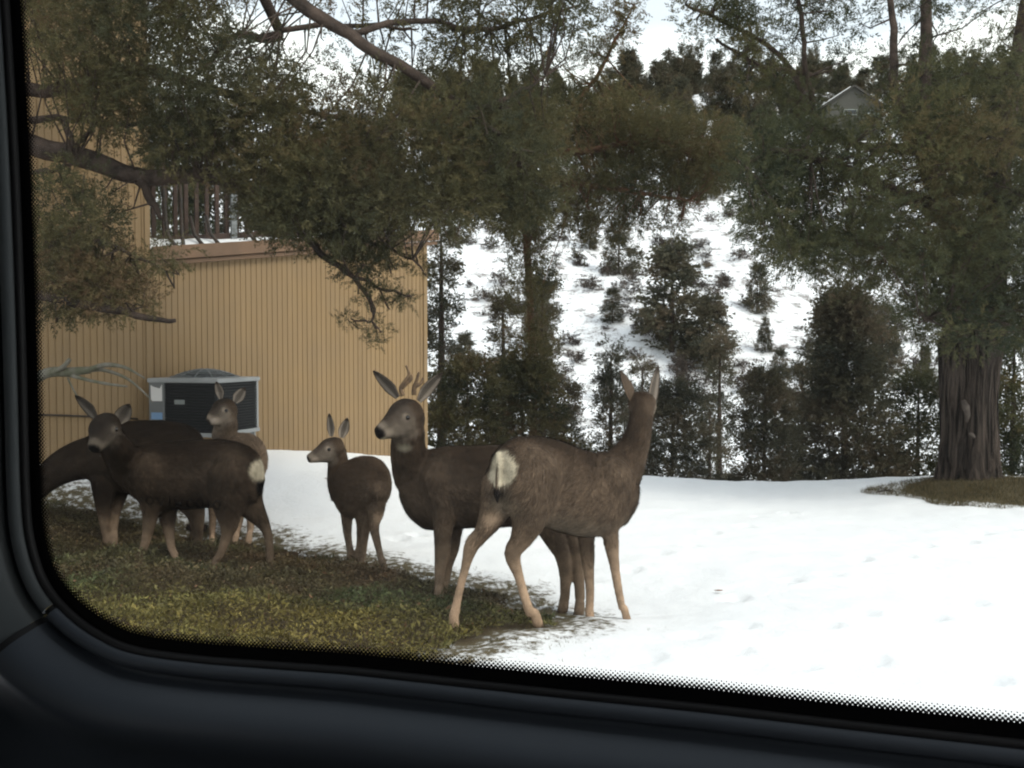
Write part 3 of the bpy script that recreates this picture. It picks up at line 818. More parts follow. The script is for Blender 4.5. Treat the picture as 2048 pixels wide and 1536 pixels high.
    mb.build('limbs', M['bark'], root, True)
    me = crown_mesh('crown', cen, rad, k * 1.05, 0.105, TPL, r, tint, 0.8, 0.1, fit=True)
    add('crown', me, M['juniper'], root, True)
left_juniper()

# ------------------------------------------------------------------ big juniper on the right
def right_juniper():
    r = np.random.default_rng(31)
    b = on_ground(1935, 972, 6, 14); Y = b[1]
    root = empty('juniper_tree', tuple(b))
    setp(root, 'big dark juniper with a thick scarred trunk at the lawn edge', 'tree')
    # fluted trunk
    prof = [(1000, 1932, 74), (965, 1932, 64), (930, 1934, 56), (880, 1936, 52), (800, 1936, 50), (740, 1938, 52), (690, 1942, 56), (640, 1950, 50), (560, 1960, 44), (470, 1975, 40)]
    V = []; f = []; n = 40
    for py, px, hw in prof:
        c = P(px, py, Y); R = hw * Y / F
        for k in range(n):
            a = 2 * math.pi * k / n
            q = R * (1 + 0.10 * math.sin(5 * a + py * 0.004) + 0.05 * math.sin(11 * a + py * 0.01) + 0.03 * math.sin(19 * a))
            V.append(c + np.array([q * math.cos(a), q * math.sin(a), 0]))
    for i in range(len(prof) - 1):
        for k in range(n):
            f.append((i * n + k, i * n + (k + 1) % n, (i + 1) * n + (k + 1) % n, (i + 1) * n + k))
    tk = add('trunk', mesh_np('trunk', np.array(V), f, True), M['furrow'], root, True)
    # pale scar and a knot stand a little proud of the bark
    def blob(name, px, py, w, h, m):
        c = P(px, py, Y - 0.285)
        mb = MB(); mb.tube([c + np.array([0.0, 0, -h]), c + np.array([0.01, -0.012, -h * 0.4]), c + np.array([-0.015, -0.012, h * 0.4]), c + np.array([-0.04, 0, h])], [w * 0.35, w * 0.7, w, w * 0.5], 9)
        o = mb.build(name, m, tk, True); return o
    blob('bark_scar', 1933, 822, 0.040, 0.12, M['scar'])
    blob('knot', 1945, 872, 0.026, 0.03, M['scar'])
    mb = MB(); lm = []
    lm.append(limb(mb, [(1960, 600, Y, 36), (1900, 430, Y, 26), (1845, 300, Y - .2, 19), (1850, 130, Y - .1, 13), (1852, 0, Y, 10), (1840, -160, Y, 5)]))
    lm.append(limb(mb, [(1840, 300, Y - .2, 18), (1790, 180, Y - .3, 10), (1785, 60, Y - .3, 7), (1770, -60, Y - .3, 5)]))
    lm.append(limb(mb, [(1975, 500, Y, 36), (2000, 300, Y + .1, 24), (2030, 120, Y, 14), (2060, -80, Y, 9)]))
    lm.append(limb(mb, [(1900, 430, Y, 20), (1780, 380, Y - .5, 14), (1660, 330, Y - .8, 10), (1560, 300, Y - .9, 6), (1490, 330, Y - .9, 3)]))
    lm.append(limb(mb, [(1930, 560, Y, 18), (1800, 500, Y - .3, 11), (1680, 480, Y - .2, 6), (1580, 470, Y - .2, 3)]))
    lm.append(limb(mb, [(1840, 300, Y, 12), (1720, 290, Y + .4, 8), (1630, 240, Y + .4, 7), (1560, 110, Y + .4, 5), (1420, 30, Y + .4, 4), (1370, 10, Y + .4, 2)]))
    lm.append(limb(mb, [(1630, 240, Y + .4, 6), (1610, 130, Y + .3, 5), (1600, 30, Y + .3, 5), (1580, -60, Y + .3, 3)]))
    lm.append(limb(mb, [(1620, 150, Y + .4, 6), (1520, 130, Y + .4, 4), (1430, 80, Y + .4, 3)]))
    lm.append(limb(mb, [(1960, 600, Y, 18), (1900, 620, Y - .8, 12), (1850, 640, Y - 1.0, 6)]))
    lm.append(limb(mb, [(1990, 420, Y, 18), (2080, 380, Y - .6, 12), (2200, 400, Y - .8, 5)]))
    H = ((1632, 160, 1795, 248), (1610, 60, 1640, 130), (1880, 40, 1935, 95))
    reg = []
    def R(poly, n, y0, y1, rad, k, holes=()):
        c = scatter_px(poly, n, y0, y1, r, holes); reg.append((c, np.full(n, rad) * r.uniform(0.7, 1.3, n), np.full(n, k)))
    R([(1485, 330), (1520, 240), (1620, 180), (1760, 160), (1900, 140), (2150, 100), (2150, 680), (1990, 670), (1890, 680), (1840, 650), (1800, 560), (1720, 570), (1610, 560), (1510, 500), (1490, 420)], 350, Y - 1.7, Y + 1.6, 0.30, 46, H)
    R([(1490, 330), (1560, 270), (1700, 290), (1800, 400), (1800, 540), (1720, 560), (1610, 550), (1510, 490)], 55, Y - 1.3, Y + .4, 0.27, 42)
    R([(1780, 480), (2150, 420), (2150, 690), (1990, 670), (1890, 680), (1840, 650)], 50, Y - 1.5, Y - 0.1, 0.26, 46)
    R([(1375, -80), (1378, 70), (1420, 80), (1500, 130), (1500, 60), (1480, -80)], 24, Y, Y + .9, 0.17, 32)
    R([(1480, -60), (1500, 110), (1580, 140), (1640, 130), (1720, 130), (1740, -80)], 30, Y - .2, Y + .9, 0.19, 32, H)
    R([(1740, -80), (1740, 130), (2150, 150), (2150, -80)], 42, Y - 1, Y + 1.2, 0.20, 30, H)
    R([(1480, 150), (1520, 240), (1620, 180), (1600, 140)], 9, Y, Y + 1, 0.18, 32)
    cen = np.concatenate([a[0] for a in reg]); rad = np.concatenate([a[1] for a in reg]); k = np.concatenate([a[2] for a in reg])
    ne = 150
    ex = np.stack([r.uniform(-2.2, 3.2, ne) + b[0], r.uniform(-2, 2, ne) + Y, r.uniform(2.0, 7.2, ne)], 1)
    ex = ex[X2px(ex[:, 0], ex[:, 1]) > 2150]
    ex2 = np.stack([r.uniform(-2.0, 2.4, 90) + b[0], r.uniform(-1.6, 1.6, 90) + Y, r.uniform(5.7, 7.6, 90)], 1)
    nx = len(ex) + len(ex2)
    cen = np.concatenate([cen, ex, ex2]); rad = np.r_[rad, np.full(nx, 0.34)]; k = np.r_[k, np.full(nx, 20)]
    lo = 0.52 + 0.46 * vnoise(cen[:, 0] * 1.1, cen[:, 2] * 1.2 + cen[:, 1], 17)
    tint = np.clip(lo + r.normal(0, 0.10, len(cen)), 0.02, 0.98)
    twigs(mb, cen[: len(cen) - nx], lm, r, 0.008, 1.2)
    mb.build('limbs', M['bark'], root, True)
    add('crown', crown_mesh('crown', cen, rad, k * 1.1, 0.132, TPL, r, tint, 0.8, 0.1), M['juniper_green'], root, True)
    return b
rt_base = right_juniper()

# ------------------------------------------------------------------ tall juniper behind the shed
def mid_juniper():
    r = np.random.default_rng(41); Y = 14.5
    c = P(1062, 800, Y); g = float(ground(c[0], c[1]))
    root = empty('juniper_tree', (c[0], c[1], g))
    setp(root, 'tall juniper with reddish trunk growing below the lawn behind the shed', 'tree')
    tk = MB(); q = [np.array([c[0], c[1], g - 0.3]), P(1068, 800, Y), P(1060, 600, Y), P(1050, 420, Y), P(1050, 320, Y), P(1048, 240, Y), P(1070, 160, Y), P(1100, 90, Y)]
    tk.tube(q, [0.075, 0.06, 0.055, 0.065, 0.12, 0.085, 0.03, 0.012], 12)
    tk.build('trunk', M['bark_red'], root, True)
    mb = MB(); lm = []
    lm.append(limb(mb, [(1048, 250, Y, 8), (1120, 230, Y, 6), (1180, 170, Y - .2, 4.5), (1220, 100, Y - .2, 3.5), (1268, 10, Y - .2, 1.5)]))
    lm.append(limb(mb, [(1050, 310, Y, 9), (1180, 300, Y - .5, 7), (1320, 280, Y - .6, 5), (1470, 300, Y - .6, 2)]))
    lm.append(limb(mb, [(1050, 350, Y, 8), (1180, 370, Y - .8, 6), (1300, 390, Y - .9, 4), (1380, 400, Y - .9, 2)]))
    lm.append(limb(mb, [(1050, 330, Y, 8), (960, 340, Y - .3, 6), (870, 400, Y - .5, 3)]))
    lm.append(limb(mb, [(1048, 250, Y, 8), (950, 230, Y, 6), (880, 232, Y - .2, 4), (800, 200, Y - .2, 2)]))
    reg = []
    def R(poly, n, y0, y1, rad, k):
        c = scatter_px(poly, n, y0, y1, r); reg.append((c, np.full(n, rad) * r.uniform(0.7, 1.3, n), np.full(n, k)))
    R([(1080, 240), (1190, 180), (1230, 200), (1380, 240), (1500, 280), (1480, 320), (1420, 370), (1350, 390), (1290, 385), (1200, 430), (1100, 440), (950, 430), (900, 440), (880, 300)], 225, Y - 1.3, Y + 1.4, 0.30, 40)
    R([(1230, 230), (1380, 240), (1500, 280), (1480, 330), (1420, 390), (1340, 400), (1260, 380)], 46, Y - 1.2, Y + .6, 0.26, 36)
    R([(1075, 150), (1110, 110), (1170, 150), (1210, 200), (1100, 230)], 14, Y - .6, Y + .4, 0.22, 34)
    R([(1165, 110), (1200, 50), (1240, -20), (1285, 0), (1255, 80), (1215, 150)], 17, Y - .4, Y, 0.16, 26)
    R([(1000, 420), (1080, 430), (1080, 520), (1060, 570), (1030, 560)], 16, Y - .6, Y + .6, 0.25, 38)
    R([(1030, 540), (1085, 540), (1100, 640), (1095, 800), (1035, 800)], 24, Y - .8, Y - .1, 0.24, 34)
    R([(860, 420), (960, 420), (940, 480), (900, 490)], 6, Y - .6, Y + .6, 0.18, 24)
    R([(1110, 430), (1190, 425), (1180, 500), (1140, 520)], 9, Y - .6, Y + .6, 0.17, 28)
    R([(1290, 390), (1420, 370), (1400, 440), (1350, 470), (1310, 440)], 12, Y - .6, Y + .6, 0.17, 26)
    R([(1420, 330), (1490, 300), (1480, 380), (1440, 400)], 6, Y - .6, Y + .6, 0.15, 26)
    R([(1190, 410), (1290, 395), (1280, 450), (1230, 480), (1200, 460)], 10, Y - .6, Y + .6, 0.20, 30)
    cen = np.concatenate([a[0] for a in reg]); rad = np.concatenate([a[1] for a in reg]); k = np.concatenate([a[2] for a in reg])
    lo = 0.58 + 0.42 * vnoise(cen[:, 0] * 1.1, cen[:, 2] * 1.2 + cen[:, 1], 27)
    twigs(mb, cen, lm, r, 0.009, 1.6)
    mb.build('limbs', M['bark_red'], root, True)
    add('crown', crown_mesh('crown', cen, rad, k * 1.1, 0.165, TPL, r, np.clip(lo + r.normal(0, 0.08, len(cen)), 0, 1), 0.8, 0.15), M['juniper'], root, True)
mid_juniper()

# ------------------------------------------------------------------ conifers beyond the lawn edge and on the hill
def conifer_meshes(H, W, r, nclump, nspr, size, tpl, bushy=0.0, lean=0.0, gap=0.25):
    """trunk + crown meshes for a tree of height H and width W, base at the origin"""
    tk = MB(); top = np.array([lean * H, 0, H * 0.96])
    tk.tube([np.array([0, 0, -0.4]), np.array([0, 0, H * 0.1]), top * 0.55, top], [0.022 * H, 0.018 * H, 0.011 * H, 0.003 * H], 8)
    tm = mesh_np('trunk', np.array(tk.v), tk.f, True)
    ph = r.uniform(0, 6.28, 4); cen = []; rad = []
    while len(cen) < nclump:
        h = r.uniform(0.0, 1.0) ** 1.25 * 0.98 + 0.02
        a = r.uniform(0, 2 * math.pi)
        nt_ = 11; br = math.floor(a / 6.2832 * 7) * 1.7; h = min(1.0, 0.35 * h + 0.65 * (math.floor(h * nt_ + math.sin(br) * .5) + 0.5 + r.normal(0, 0.12)) / nt_); h = max(h, 0.01)
        prof = (1 - h) ** (0.75 - 0.4 * bushy) * min(1, (h + 0.12 + 0.2 * bushy) * 3.2)
        prof *= 1 + 0.22 * math.sin(2 * a + ph[0] + 5 * h) + 0.2 * math.sin(3 * a + ph[1] - 9 * h) + 0.15 * math.sin(14 * h + ph[2])
        if prof < 0.02: prof = 0.02
        q = prof * W / 2 * math.sqrt(r.uniform(0.12, 1.0))
        if r.uniform() < gap and math.sin(9 * h + 2 * a + ph[3]) > 0.45: continue
        cen.append((q * math.cos(a) + lean * H * h, q * math.sin(a), h * H - 0.06 * q))
        rad.append((0.055 + 0.05 * (1 - h)) * W * r.uniform(0.8, 1.5) + 0.02 * H)
    cen = np.array(cen); rad = np.array(rad)
    tint = np.clip(0.5 + 0.28 * np.array([math.sin(3 * c[0] + 5 * c[2] / H * 3 + ph[0]) for c in cen]) + r.normal(0, 0.13, len(cen)), 0, 1)
    cm = crown_mesh('crown', cen, rad, nspr, size, tpl, r, tint, 0.55, 0.15, out=1.0)
    return tm, cm
def tree_obj(loc, tm, cm, fol, label, group=None, rz=0.0, sc=1.0, name='conifer_tree'):
    o = empty(name, tuple(loc), rz); o.scale = (sc, sc, sc) if np.isscalar(sc) else sc
    setp(o, label, 'tree', group)
    for nm, me, m in (('trunk', tm, M['bark']), ('crown', cm, fol)):
        if len(me.materials) == 0: me.materials.append(m)
        c = bpy.data.objects.new(nm, me); COL.objects.link(c); c.parent = o
    return o
def edge_tree(px, top, width, Y, label, n=70, bushy=0.0, fol='conifer_brown', lean=0.0, seed=0, gap=0.25, name='conifer_tree'):
    r = np.random.default_rng(100 + seed)
    t = P(px, top, Y); g = float(ground(t[0], t[1]))
    H = t[2] - g; W = width * Y / F
    tm, cm = conifer_meshes(H, W * 1.12, r, int(n * 2.0), 17, 0.061 * math.sqrt(H * W) + 0.06, TPL_MID, bushy, lean, gap)
    return tree_obj((t[0], t[1], g), tm, cm, M[fol], label, 'conifers growing just beyond the lawn edge', name=name)
edge_tree(882, 440, 95, 17, 'narrow dark conifer against the right corner of the tan shed', 70, 0.6, seed=1)
edge_tree(1012, 575, 75, 18.5, 'slim pointed conifer behind the antlered deer, left of its twin', 60, 0.1, seed=2, lean=-0.01)
edge_tree(1085, 530, 78, 20, 'slim ragged conifer right of the pointed one, below the reddish trunk', 70, 0.3, seed=3)
edge_tree(935, 722, 180, 13.2, 'bushy juniper just right of the shed corner, behind antlers', 110, 1.0, 'juniper', seed=4, name='bushy_juniper')
edge_tree(1045, 722, 200, 13.8, 'broad bushy juniper directly behind the antlered deer back', 130, 1.0, 'juniper', seed=5, name='bushy_juniper')
edge_tree(1128, 765, 90, 14.6, 'small juniper closing the right end of the bushy row', 60, 0.8, 'conifer_brown', seed=6, name='bushy_juniper')
edge_tree(1222, 690, 85, 15.5, 'spindly conifer left of the doe raised head', 60, 0.2, seed=7)
edge_tree(1285, 715, 80, 18, 'thin spired conifer straight behind the doe ears', 45, 0.0, seed=8)
edge_tree(1345, 770, 165, 12.8, 'low rounded juniper just right of the doe neck', 100, 1.0, seed=9, name='bushy_juniper')
edge_tree(1440, 670, 95, 21, 'conifer standing behind the gap of snow right of the doe', 70, 0.2, seed=10)
edge_tree(1530, 745, 150, 13.4, 'brown conifer with a stubby limb between two taller trees', 95, 0.6, seed=11)
edge_tree(1605, 720, 90, 16.5, 'half hidden conifer left of the tallest pointed tree', 55, 0.3, seed=12)
edge_tree(1693, 580, 235, 14.2, 'tallest pointed conifer at the lawn edge left of the thick trunk', 170, 0.15, seed=13)
edge_tree(1838, 745, 150, 14.5, 'round dark juniper tucked against the left side of the thick trunk', 90, 1.0, 'juniper_green', seed=14, name='bushy_juniper')
edge_tree(2030, 640, 170, 13.5, 'dark juniper filling the gap right of the thick trunk', 110, 1.0, 'juniper_green', seed=15, name='bushy_juniper')
edge_tree(1420, 800, 70, 17, 'small sparse conifer in the snowy gap at the lawn edge', 30, 0.3, seed=16)

edge_tree(330, 230, 190, 17.5, 'conifer behind the roof railing next to the tall wall', 110, 0.6, 'juniper_green', seed=17)
edge_tree(450, 250, 190, 18.5, 'conifer behind the middle of the roof railing', 110, 0.6, 'conifer_brown', seed=18)
edge_tree(590, 220, 220, 19.5, 'conifer behind the low roof right of the railing', 110, 0.6, 'juniper_green', seed=19)
edge_tree(740, 240, 220, 20.5, 'conifer behind the low roof near the shed right corner', 110, 0.6, 'conifer_brown', seed=20)

# hillside trees: six shared shapes
HT = []
for k in range(6):
    r = np.random.default_rng(300 + k)
    HT.append(conifer_meshes(5.0, 2.3 + 0.35 * (k % 3), r, 80, 14, 0.50, TPL_FAR, 0.15 + 0.15 * (k % 4), 0, 0.15))
def hill_tree(px, top, Y, label, k=0, group=None, wide=1.0):
    t = P(px, top, Y); g = float(ground(t[0], t[1])); H = max(1.2, t[2] - g)
    s = H / 5.0
    return tree_obj((t[0], t[1], g), HT[k % 6][0], HT[k % 6][1], M['conifer_brown'], label, group, random.uniform(0, 6.28), (s * wide, s * wide, s))
def hill_tree_base(px, top, base, label, k=0, group=None, wide=1.0):
    """choose the distance where the hillside shows at row `base`"""
    ys = np.linspace(24, 130, 900); d = ray(px, base)
    i = int(np.argmax(ground(d[0] * ys, ys) > CAMZ + d[2] * ys)); Y = ys[i]
    return hill_tree(px, top, Y, label, k, group, wide)
hg = 'scattered conifers on the snowy hillside'
for i, (px, top, base, lab, wd_) in enumerate([
        (1345, 470, 705, 'large lone conifer in the middle of the snowy hillside', 1.25),
        (1420, 590, 735, 'conifer touching the large lone hillside tree on its lower right', 1.3),
        (1515, 530, 625, 'small dark conifer on the slope right of the large lone tree', 1.0),
        (1531, 635, 705, 'tiny isolated spruce shaped tree on the bright snow slope', 0.9),
        (1225, 580, 645, 'little round tree on the slope left of the large lone tree', 1.4),
        (1238, 425, 548, 'conifer with a broad foot high on the slope below the hanging crown', 1.0),
        (1075, 560, 700, 'dark conifer on the slope behind the slim pair', 0.9),
        (1180, 420, 500, 'conifer high on the slope under the hanging juniper crown', 0.9),
        (1650, 620, 760, 'conifer on the slope just left of the tallest pointed tree', 1.0),
        (1765, 610, 750, 'conifer on the slope just right of the tallest pointed tree', 1.0),
        (1560, 700, 790, 'short conifer in the hollow below the bright slope', 1.0),
        (1215, 735, 800, 'small snow dusted conifer above the bushy row', 0.9),
        (930, 660, 740, 'short tree behind the bushy juniper row by the shed', 1.2),
        (1850, 690, 780, 'slender tree in the bright gap left of the thick trunk', 0.7)]):
    hill_tree_base(px, top, base, lab, i, hg, wd_)
# upper slope and skyline
r = np.random.default_rng(77); cnt = 0
gl_ = 'conifers crowding the upper hillside and skyline'
lab_u = 'one of many distant conifers crowding the upper hillside'
tries = 0
while cnt < 150 and tries < 4000:
    tries += 1
    Y = r.uniform(74, 128); px = r.uniform(780, 2150)
    x = (px - 1024) / F * Y; g = float(ground(x, Y))
    row = 700 - (g - CAMZ) / Y * F
    dens = np.clip((430 - row) / 200, 0, 1)
    if r.uniform() > dens: continue
    if 1590 < px < 1800 and Y < 97: continue
    H = r.uniform(3.2, 6.5); s = H / 5.0; wv = s * r.uniform(0.8, 1.3)
    tree_obj((x, Y, g - 0.1), HT[cnt % 6][0], HT[cnt % 6][1], M['conifer_brown'], lab_u if Y < 110 else 'one of many distant conifers on the skyline of the hill', gl_, r.uniform(0, 6.28), (wv, wv, s)); cnt += 1
# shrubs on the slope
r = np.random.default_rng(78); SH = []
for k in range(5):
    c = r.normal(0, 0.28, (9, 3)); c[:, 2] = np.abs(c[:, 2]) * 0.7 + 0.15
    me = crown_mesh('shrub', c, np.full(9, 0.28), 11, 0.34, TPL_FAR, r, None, 0.7, 0.3); me.materials.append(M['shrub']); SH.append(me)
cnt = 0
while cnt < 280:
    Y = r.uniform(38, 86); px = r.uniform(830, 1900)
    x = (px - 1024) / F * Y; g = float(ground(x, Y))
    if vnoise(np.array(x / 6), np.array(Y / 6), 12) < -0.25: continue
    o = bpy.data.objects.new('hillside_shrub', SH[cnt % 5]); COL.objects.link(o)
    s = r.uniform(0.3, 1.05) ; o.location = (x, Y, g - 0.05); o.scale = (s * r.uniform(0.8, 1.4), s, s); o.rotation_euler = (0, 0, r.uniform(0, 6.28))
    setp(o, 'low dark shrub poking through the snow on the hillside', 'shrub', 'low shrubs dotted over the snowy hillside'); cnt += 1

# ------------------------------------------------------------------ house on the ridge
def house():
    Y = 93.0; c = P(1706, 232, Y); s = Y / F
    root = empty('house', tuple(c)); g = float(ground(c[0], c[1]))
    setp(root, 'small grey gabled house with snowy roof on the hilltop', 'house')
    hw = 52 * s; D = 5.0; zb_ = min(g, c[2]) - 1.5; ze = c[2] + 24 * s; zr = c[2] + 56 * s
    V = [(-hw, 0, zb_), (hw, 0, zb_), (hw, 0, ze), (0, 0, zr), (-hw, 0, ze)]
    V = [np.array([c[0] + a, c[1] + b, z]) for a, b, z in V]; V2 = [v + np.array([0, D, 0]) for v in V]
    f = [(0, 1, 2, 3, 4), (9, 8, 7, 6, 5), (0, 5, 6, 1), (1, 6, 7, 2), (2, 7, 8, 3), (3, 8, 9, 4), (4, 9, 5, 0)]
    add('wall', mesh_np('wall', np.array(V + V2), f), M['house_wall'], root, True)
    for sg in (-1, 1):
        a = np.array([c[0], c[1] + D / 2, zr + 0.12]); b = np.array([c[0] + sg * (hw + 0.7), c[1] + D / 2, ze - 0.55 + 0.12])
        d = (b - a) / 2; nrm = np.array([-d[2], 0, d[0]]) * sg; nrm = nrm / np.linalg.norm(nrm)
        rf = MB().quad_box((a + b) / 2, d, (0, D / 2 + 0.35, 0), nrm * 0.09).build('roof', M['house_roof'], root)
        MB().quad_box((a + b) / 2 + nrm * 0.13, d * 0.9, (0, D / 2 - 0.1, 0), nrm * 0.045).build('roof_snow', M['snow_clean'], rf)
    for x0, x1, z0, z1 in ((-19, 8, 2, 13), (20, 38, 4, 12)):
        mm = MB().box((c[0] + (x0 + x1) / 2 * s, c[1] - 0.03, c[2] + (z0 + z1) / 2 * s), ((x1 - x0) / 2 * s, 0.03, (z1 - z0) / 2 * s)).build('window', M['house_trim'], root)
        MB().box((c[0] + (x0 + x1) / 2 * s, c[1] - 0.07, c[2] + (z0 + z1) / 2 * s), ((x1 - x0) / 2 * s - 0.09, 0.015, (z1 - z0) / 2 * s - 0.08)).build('pane', M['house_glass'], mm)
    MB().box((c[0] + 25 * s, c[1] - 0.9, c[2] - 4 * s), (14 * s, 0.8, 0.09)).build('deck', M['house_trim'], root)
house()

# ------------------------------------------------------------------ ground cover, grass, small things
def ground_cover():
    r = np.random.default_rng(51)
    lo = bed.min(0); hi = bed.max(0); n = 175000
    x = r.uniform(max(lo[0], -4.2), hi[0] + .1, n); y = r.uniform(3.5, hi[1] + 0.1, n)
    sd = poly_sd(x + 0.08 * vnoise(x * 5, y * 5, 1) + 0.03 * vnoise(x * 17, y * 17, 6), y + 0.06 * vnoise(x * 6, y * 6, 2), bed)
    k = (sd < -0.005); x, y, sd = x[k], y[k], sd[k]; n = len(x)
    mound = 0.10 * sstep(0.0, 0.45, -sd) * (0.85 + 0.55 * vnoise(x * 3.2, y * 3.2, 13) + 0.40 * vnoise(x * 9, y * 9, 14)) + 0.02
    h = mound * r.uniform(0.15, 1.0, n) ** 0.5
    pos = np.stack([x, y, ground(x, y) + h], 1)
    dr = r.normal(0, 1, (n, 3)); dr[:, 2] = np.abs(dr[:, 2]) * 0.8 + 0.1
    dr /= np.linalg.norm(dr, axis=1, keepdims=True)
    sd_ = np.cross(dr, r.normal(0, 1, (n, 3))); sd_ /= np.linalg.norm(sd_, axis=1, keepdims=True)
    L = (r.uniform(0.010, 0.024, n) * np.where(r.uniform(0, 1, n) < 0.12, 1.9, 1.0))[:, None]; W = L * r.uniform(0.20, 0.42, n)[:, None]
    nr = np.cross(dr, sd_) * L * 0.18
    V = np.stack([pos, pos + dr * L * 0.5 + sd_ * W * 0.5 + nr, pos + dr * L, pos + dr * L * 0.5 - sd_ * W * 0.5 + nr], 1).reshape(-1, 3)
    fc = np.arange(len(V)).reshape(-1, 4)
    green = np.array([0.064, 0.078, 0.033]); yel = np.array([0.172, 0.134, 0.036]); brn = np.array([0.088, 0.056, 0.032]); dk = np.array([0.03, 0.03, 0.02])
    a = vnoise(x * 2.2, y * 3.0, 31) * 0.5 + vnoise(x * 7, y * 7, 32) * 0.35 + r.normal(0, 0.25, n)
    yw = np.clip(sstep(5.35, 4.55, y + 0.25 * vnoise(x * 2, y * 2, 33)) * 0.75 + 0.35 * a - 0.1 * sstep(-0.8, 0.2, x), 0, 1)
    bw = np.clip(sstep(4.9, 5.5, y) * 0.75 + 0.5 * vnoise(x * 2.5, y * 3.1, 35) - 0.1, 0, 1)
    c = green + (brn - green) * bw[:, None]; c = c + (yel - c) * yw[:, None]
    pick = r.uniform(0, 1, n) < 0.012; c[pick] = np.array([0.16, 0.09, 0.05])
    pick = r.uniform(0, 1, n) < 0.012 * (yw > 0.4); c[pick] = np.array([0.24, 0.20, 0.07])
    c = c * r.uniform(0.55, 1.5, n)[:, None] * (1 + 0.35 * vnoise(x * 11, y * 11, 36))[:, None]
    me = mesh_np('ground_cover', V, fc); cattr(me, 'col', np.repeat(c, 4, axis=0))
    o = add('ground_cover', me, M['cover']); setp(o, 'low yellow green and brown ground cover the deer stand in', 'ground cover', kind='stuff')
ground_cover()
def blades(name, x, y, h0, h1, r, label):
    n = len(x); z = ground(x, y) + 0.015 + 0.10 * sstep(1.0, 0.2, np.hypot((x - mound_c[0]) / 1.4, (y - mound_c[1]) / 0.9))
    a = r.uniform(0, 2 * math.pi, n); L = r.uniform(h0, h1, n); ln = r.uniform(0.2, 1.3, n)
    p = np.stack([x, y, z], 1); d = np.stack([np.cos(a) * ln, np.sin(a) * ln, np.ones(n)], 1); d /= np.linalg.norm(d, axis=1, keepdims=True)
    s = np.stack([-np.sin(a), np.cos(a), np.zeros(n)], 1) * 0.0028
    V = np.stack([p - s, p + s, p + d * L[:, None]], 1).reshape(-1, 3)
    me = mesh_np(name, V, np.arange(len(V)).reshape(-1, 3)); fattr(me, 'tint', np.repeat(r.uniform(0, 1, n), 3))
    o = add(name, me, M['drygrass']); setp(o, label, 'grass', kind='stuff')
r = np.random.default_rng(61)
n = 60000; x = r.uniform(-4.5, 1.6, n); y = r.uniform(3.9, 7.6, n)
sd = poly_sd(x, y, bed); w_ = sstep(0.75, 0.0, sd) * (sd > 0) * sstep(0.05, 0.5, vnoise(x * 3.3, y * 5, 41) + 0.3 * vnoise(x * 12, y * 12, 42) + 0.25 * sstep(0.25, 0, sd))
k = r.uniform(0, 1, n) < w_
blades('winter_grass', x[k], y[k], 0.012, 0.035, r, 'thin dry grass showing through the snow beside the ground cover')
n = 40000; a = r.uniform(0, 2 * math.pi, n); q = np.sqrt(r.uniform(0, 1, n))
blades('winter_grass', mound_c[0] + 1.5 * q * np.cos(a) * (1 + 0.12 * np.sin(5 * a)), mound_c[1] + 0.95 * q * np.sin(a), 0.03, 0.08, r, 'tawny dry grass round the foot of the thick trunk')

# arching bare stems in front of the tall wall
def bare_shrub():
    Y = 7.0; b = P(-40, 1000, Y); g = float(ground(b[0], b[1]))
    root = empty('bare_shrub', (b[0], b[1], g)); setp(root, 'leafless grey shrub with stems arching in front of the tan wall', 'shrub')
    def st(pts, m=M['dead_wood']):
        q = catmull([np.r_[P(a, c, Y + e), d * Y / F] for a, c, e, d in pts], 6)
        MB().tube(q[:, :3], np.maximum(q[:, 3], 0.002), 7).build('stem', m, root, True)
    q = [np.array([b[0], b[1], g - 0.05, 0.05]), np.r_[P(0, 830, Y), 0.045], np.r_[P(80, 752, Y), 0.04], np.r_[P(140, 744, Y), 0.036], np.r_[P(180, 740, Y), 0.026]]
    q = catmull(q, 6); MB().tube(q[:, :3], q[:, 3], 9).build('stem', M['dead_wood'], root, True)
    st([(178, 740, 0, 6), (210, 730, -.05, 5), (250, 735, -.1, 3.5), (290, 757, -.1, 1.5)])
    st([(170, 742, 0, 5), (205, 740, .05, 4), (250, 755, .05, 3), (285, 782, .05, 2), (306, 805, .05, 1)])
    st([(140, 750, 0, 5), (175, 760, -.05, 3.5), (215, 768, -.05, 3), (255, 773, -.05, 2)])
    st([(100, 748, 0, 7), (125, 735, -.05, 5), (140, 718, -.05, 4)])
    st([(135, 755, 0, 2), (150, 785, 0, 1.8), (170, 815, 0, 1.5)])
bare_shrub()
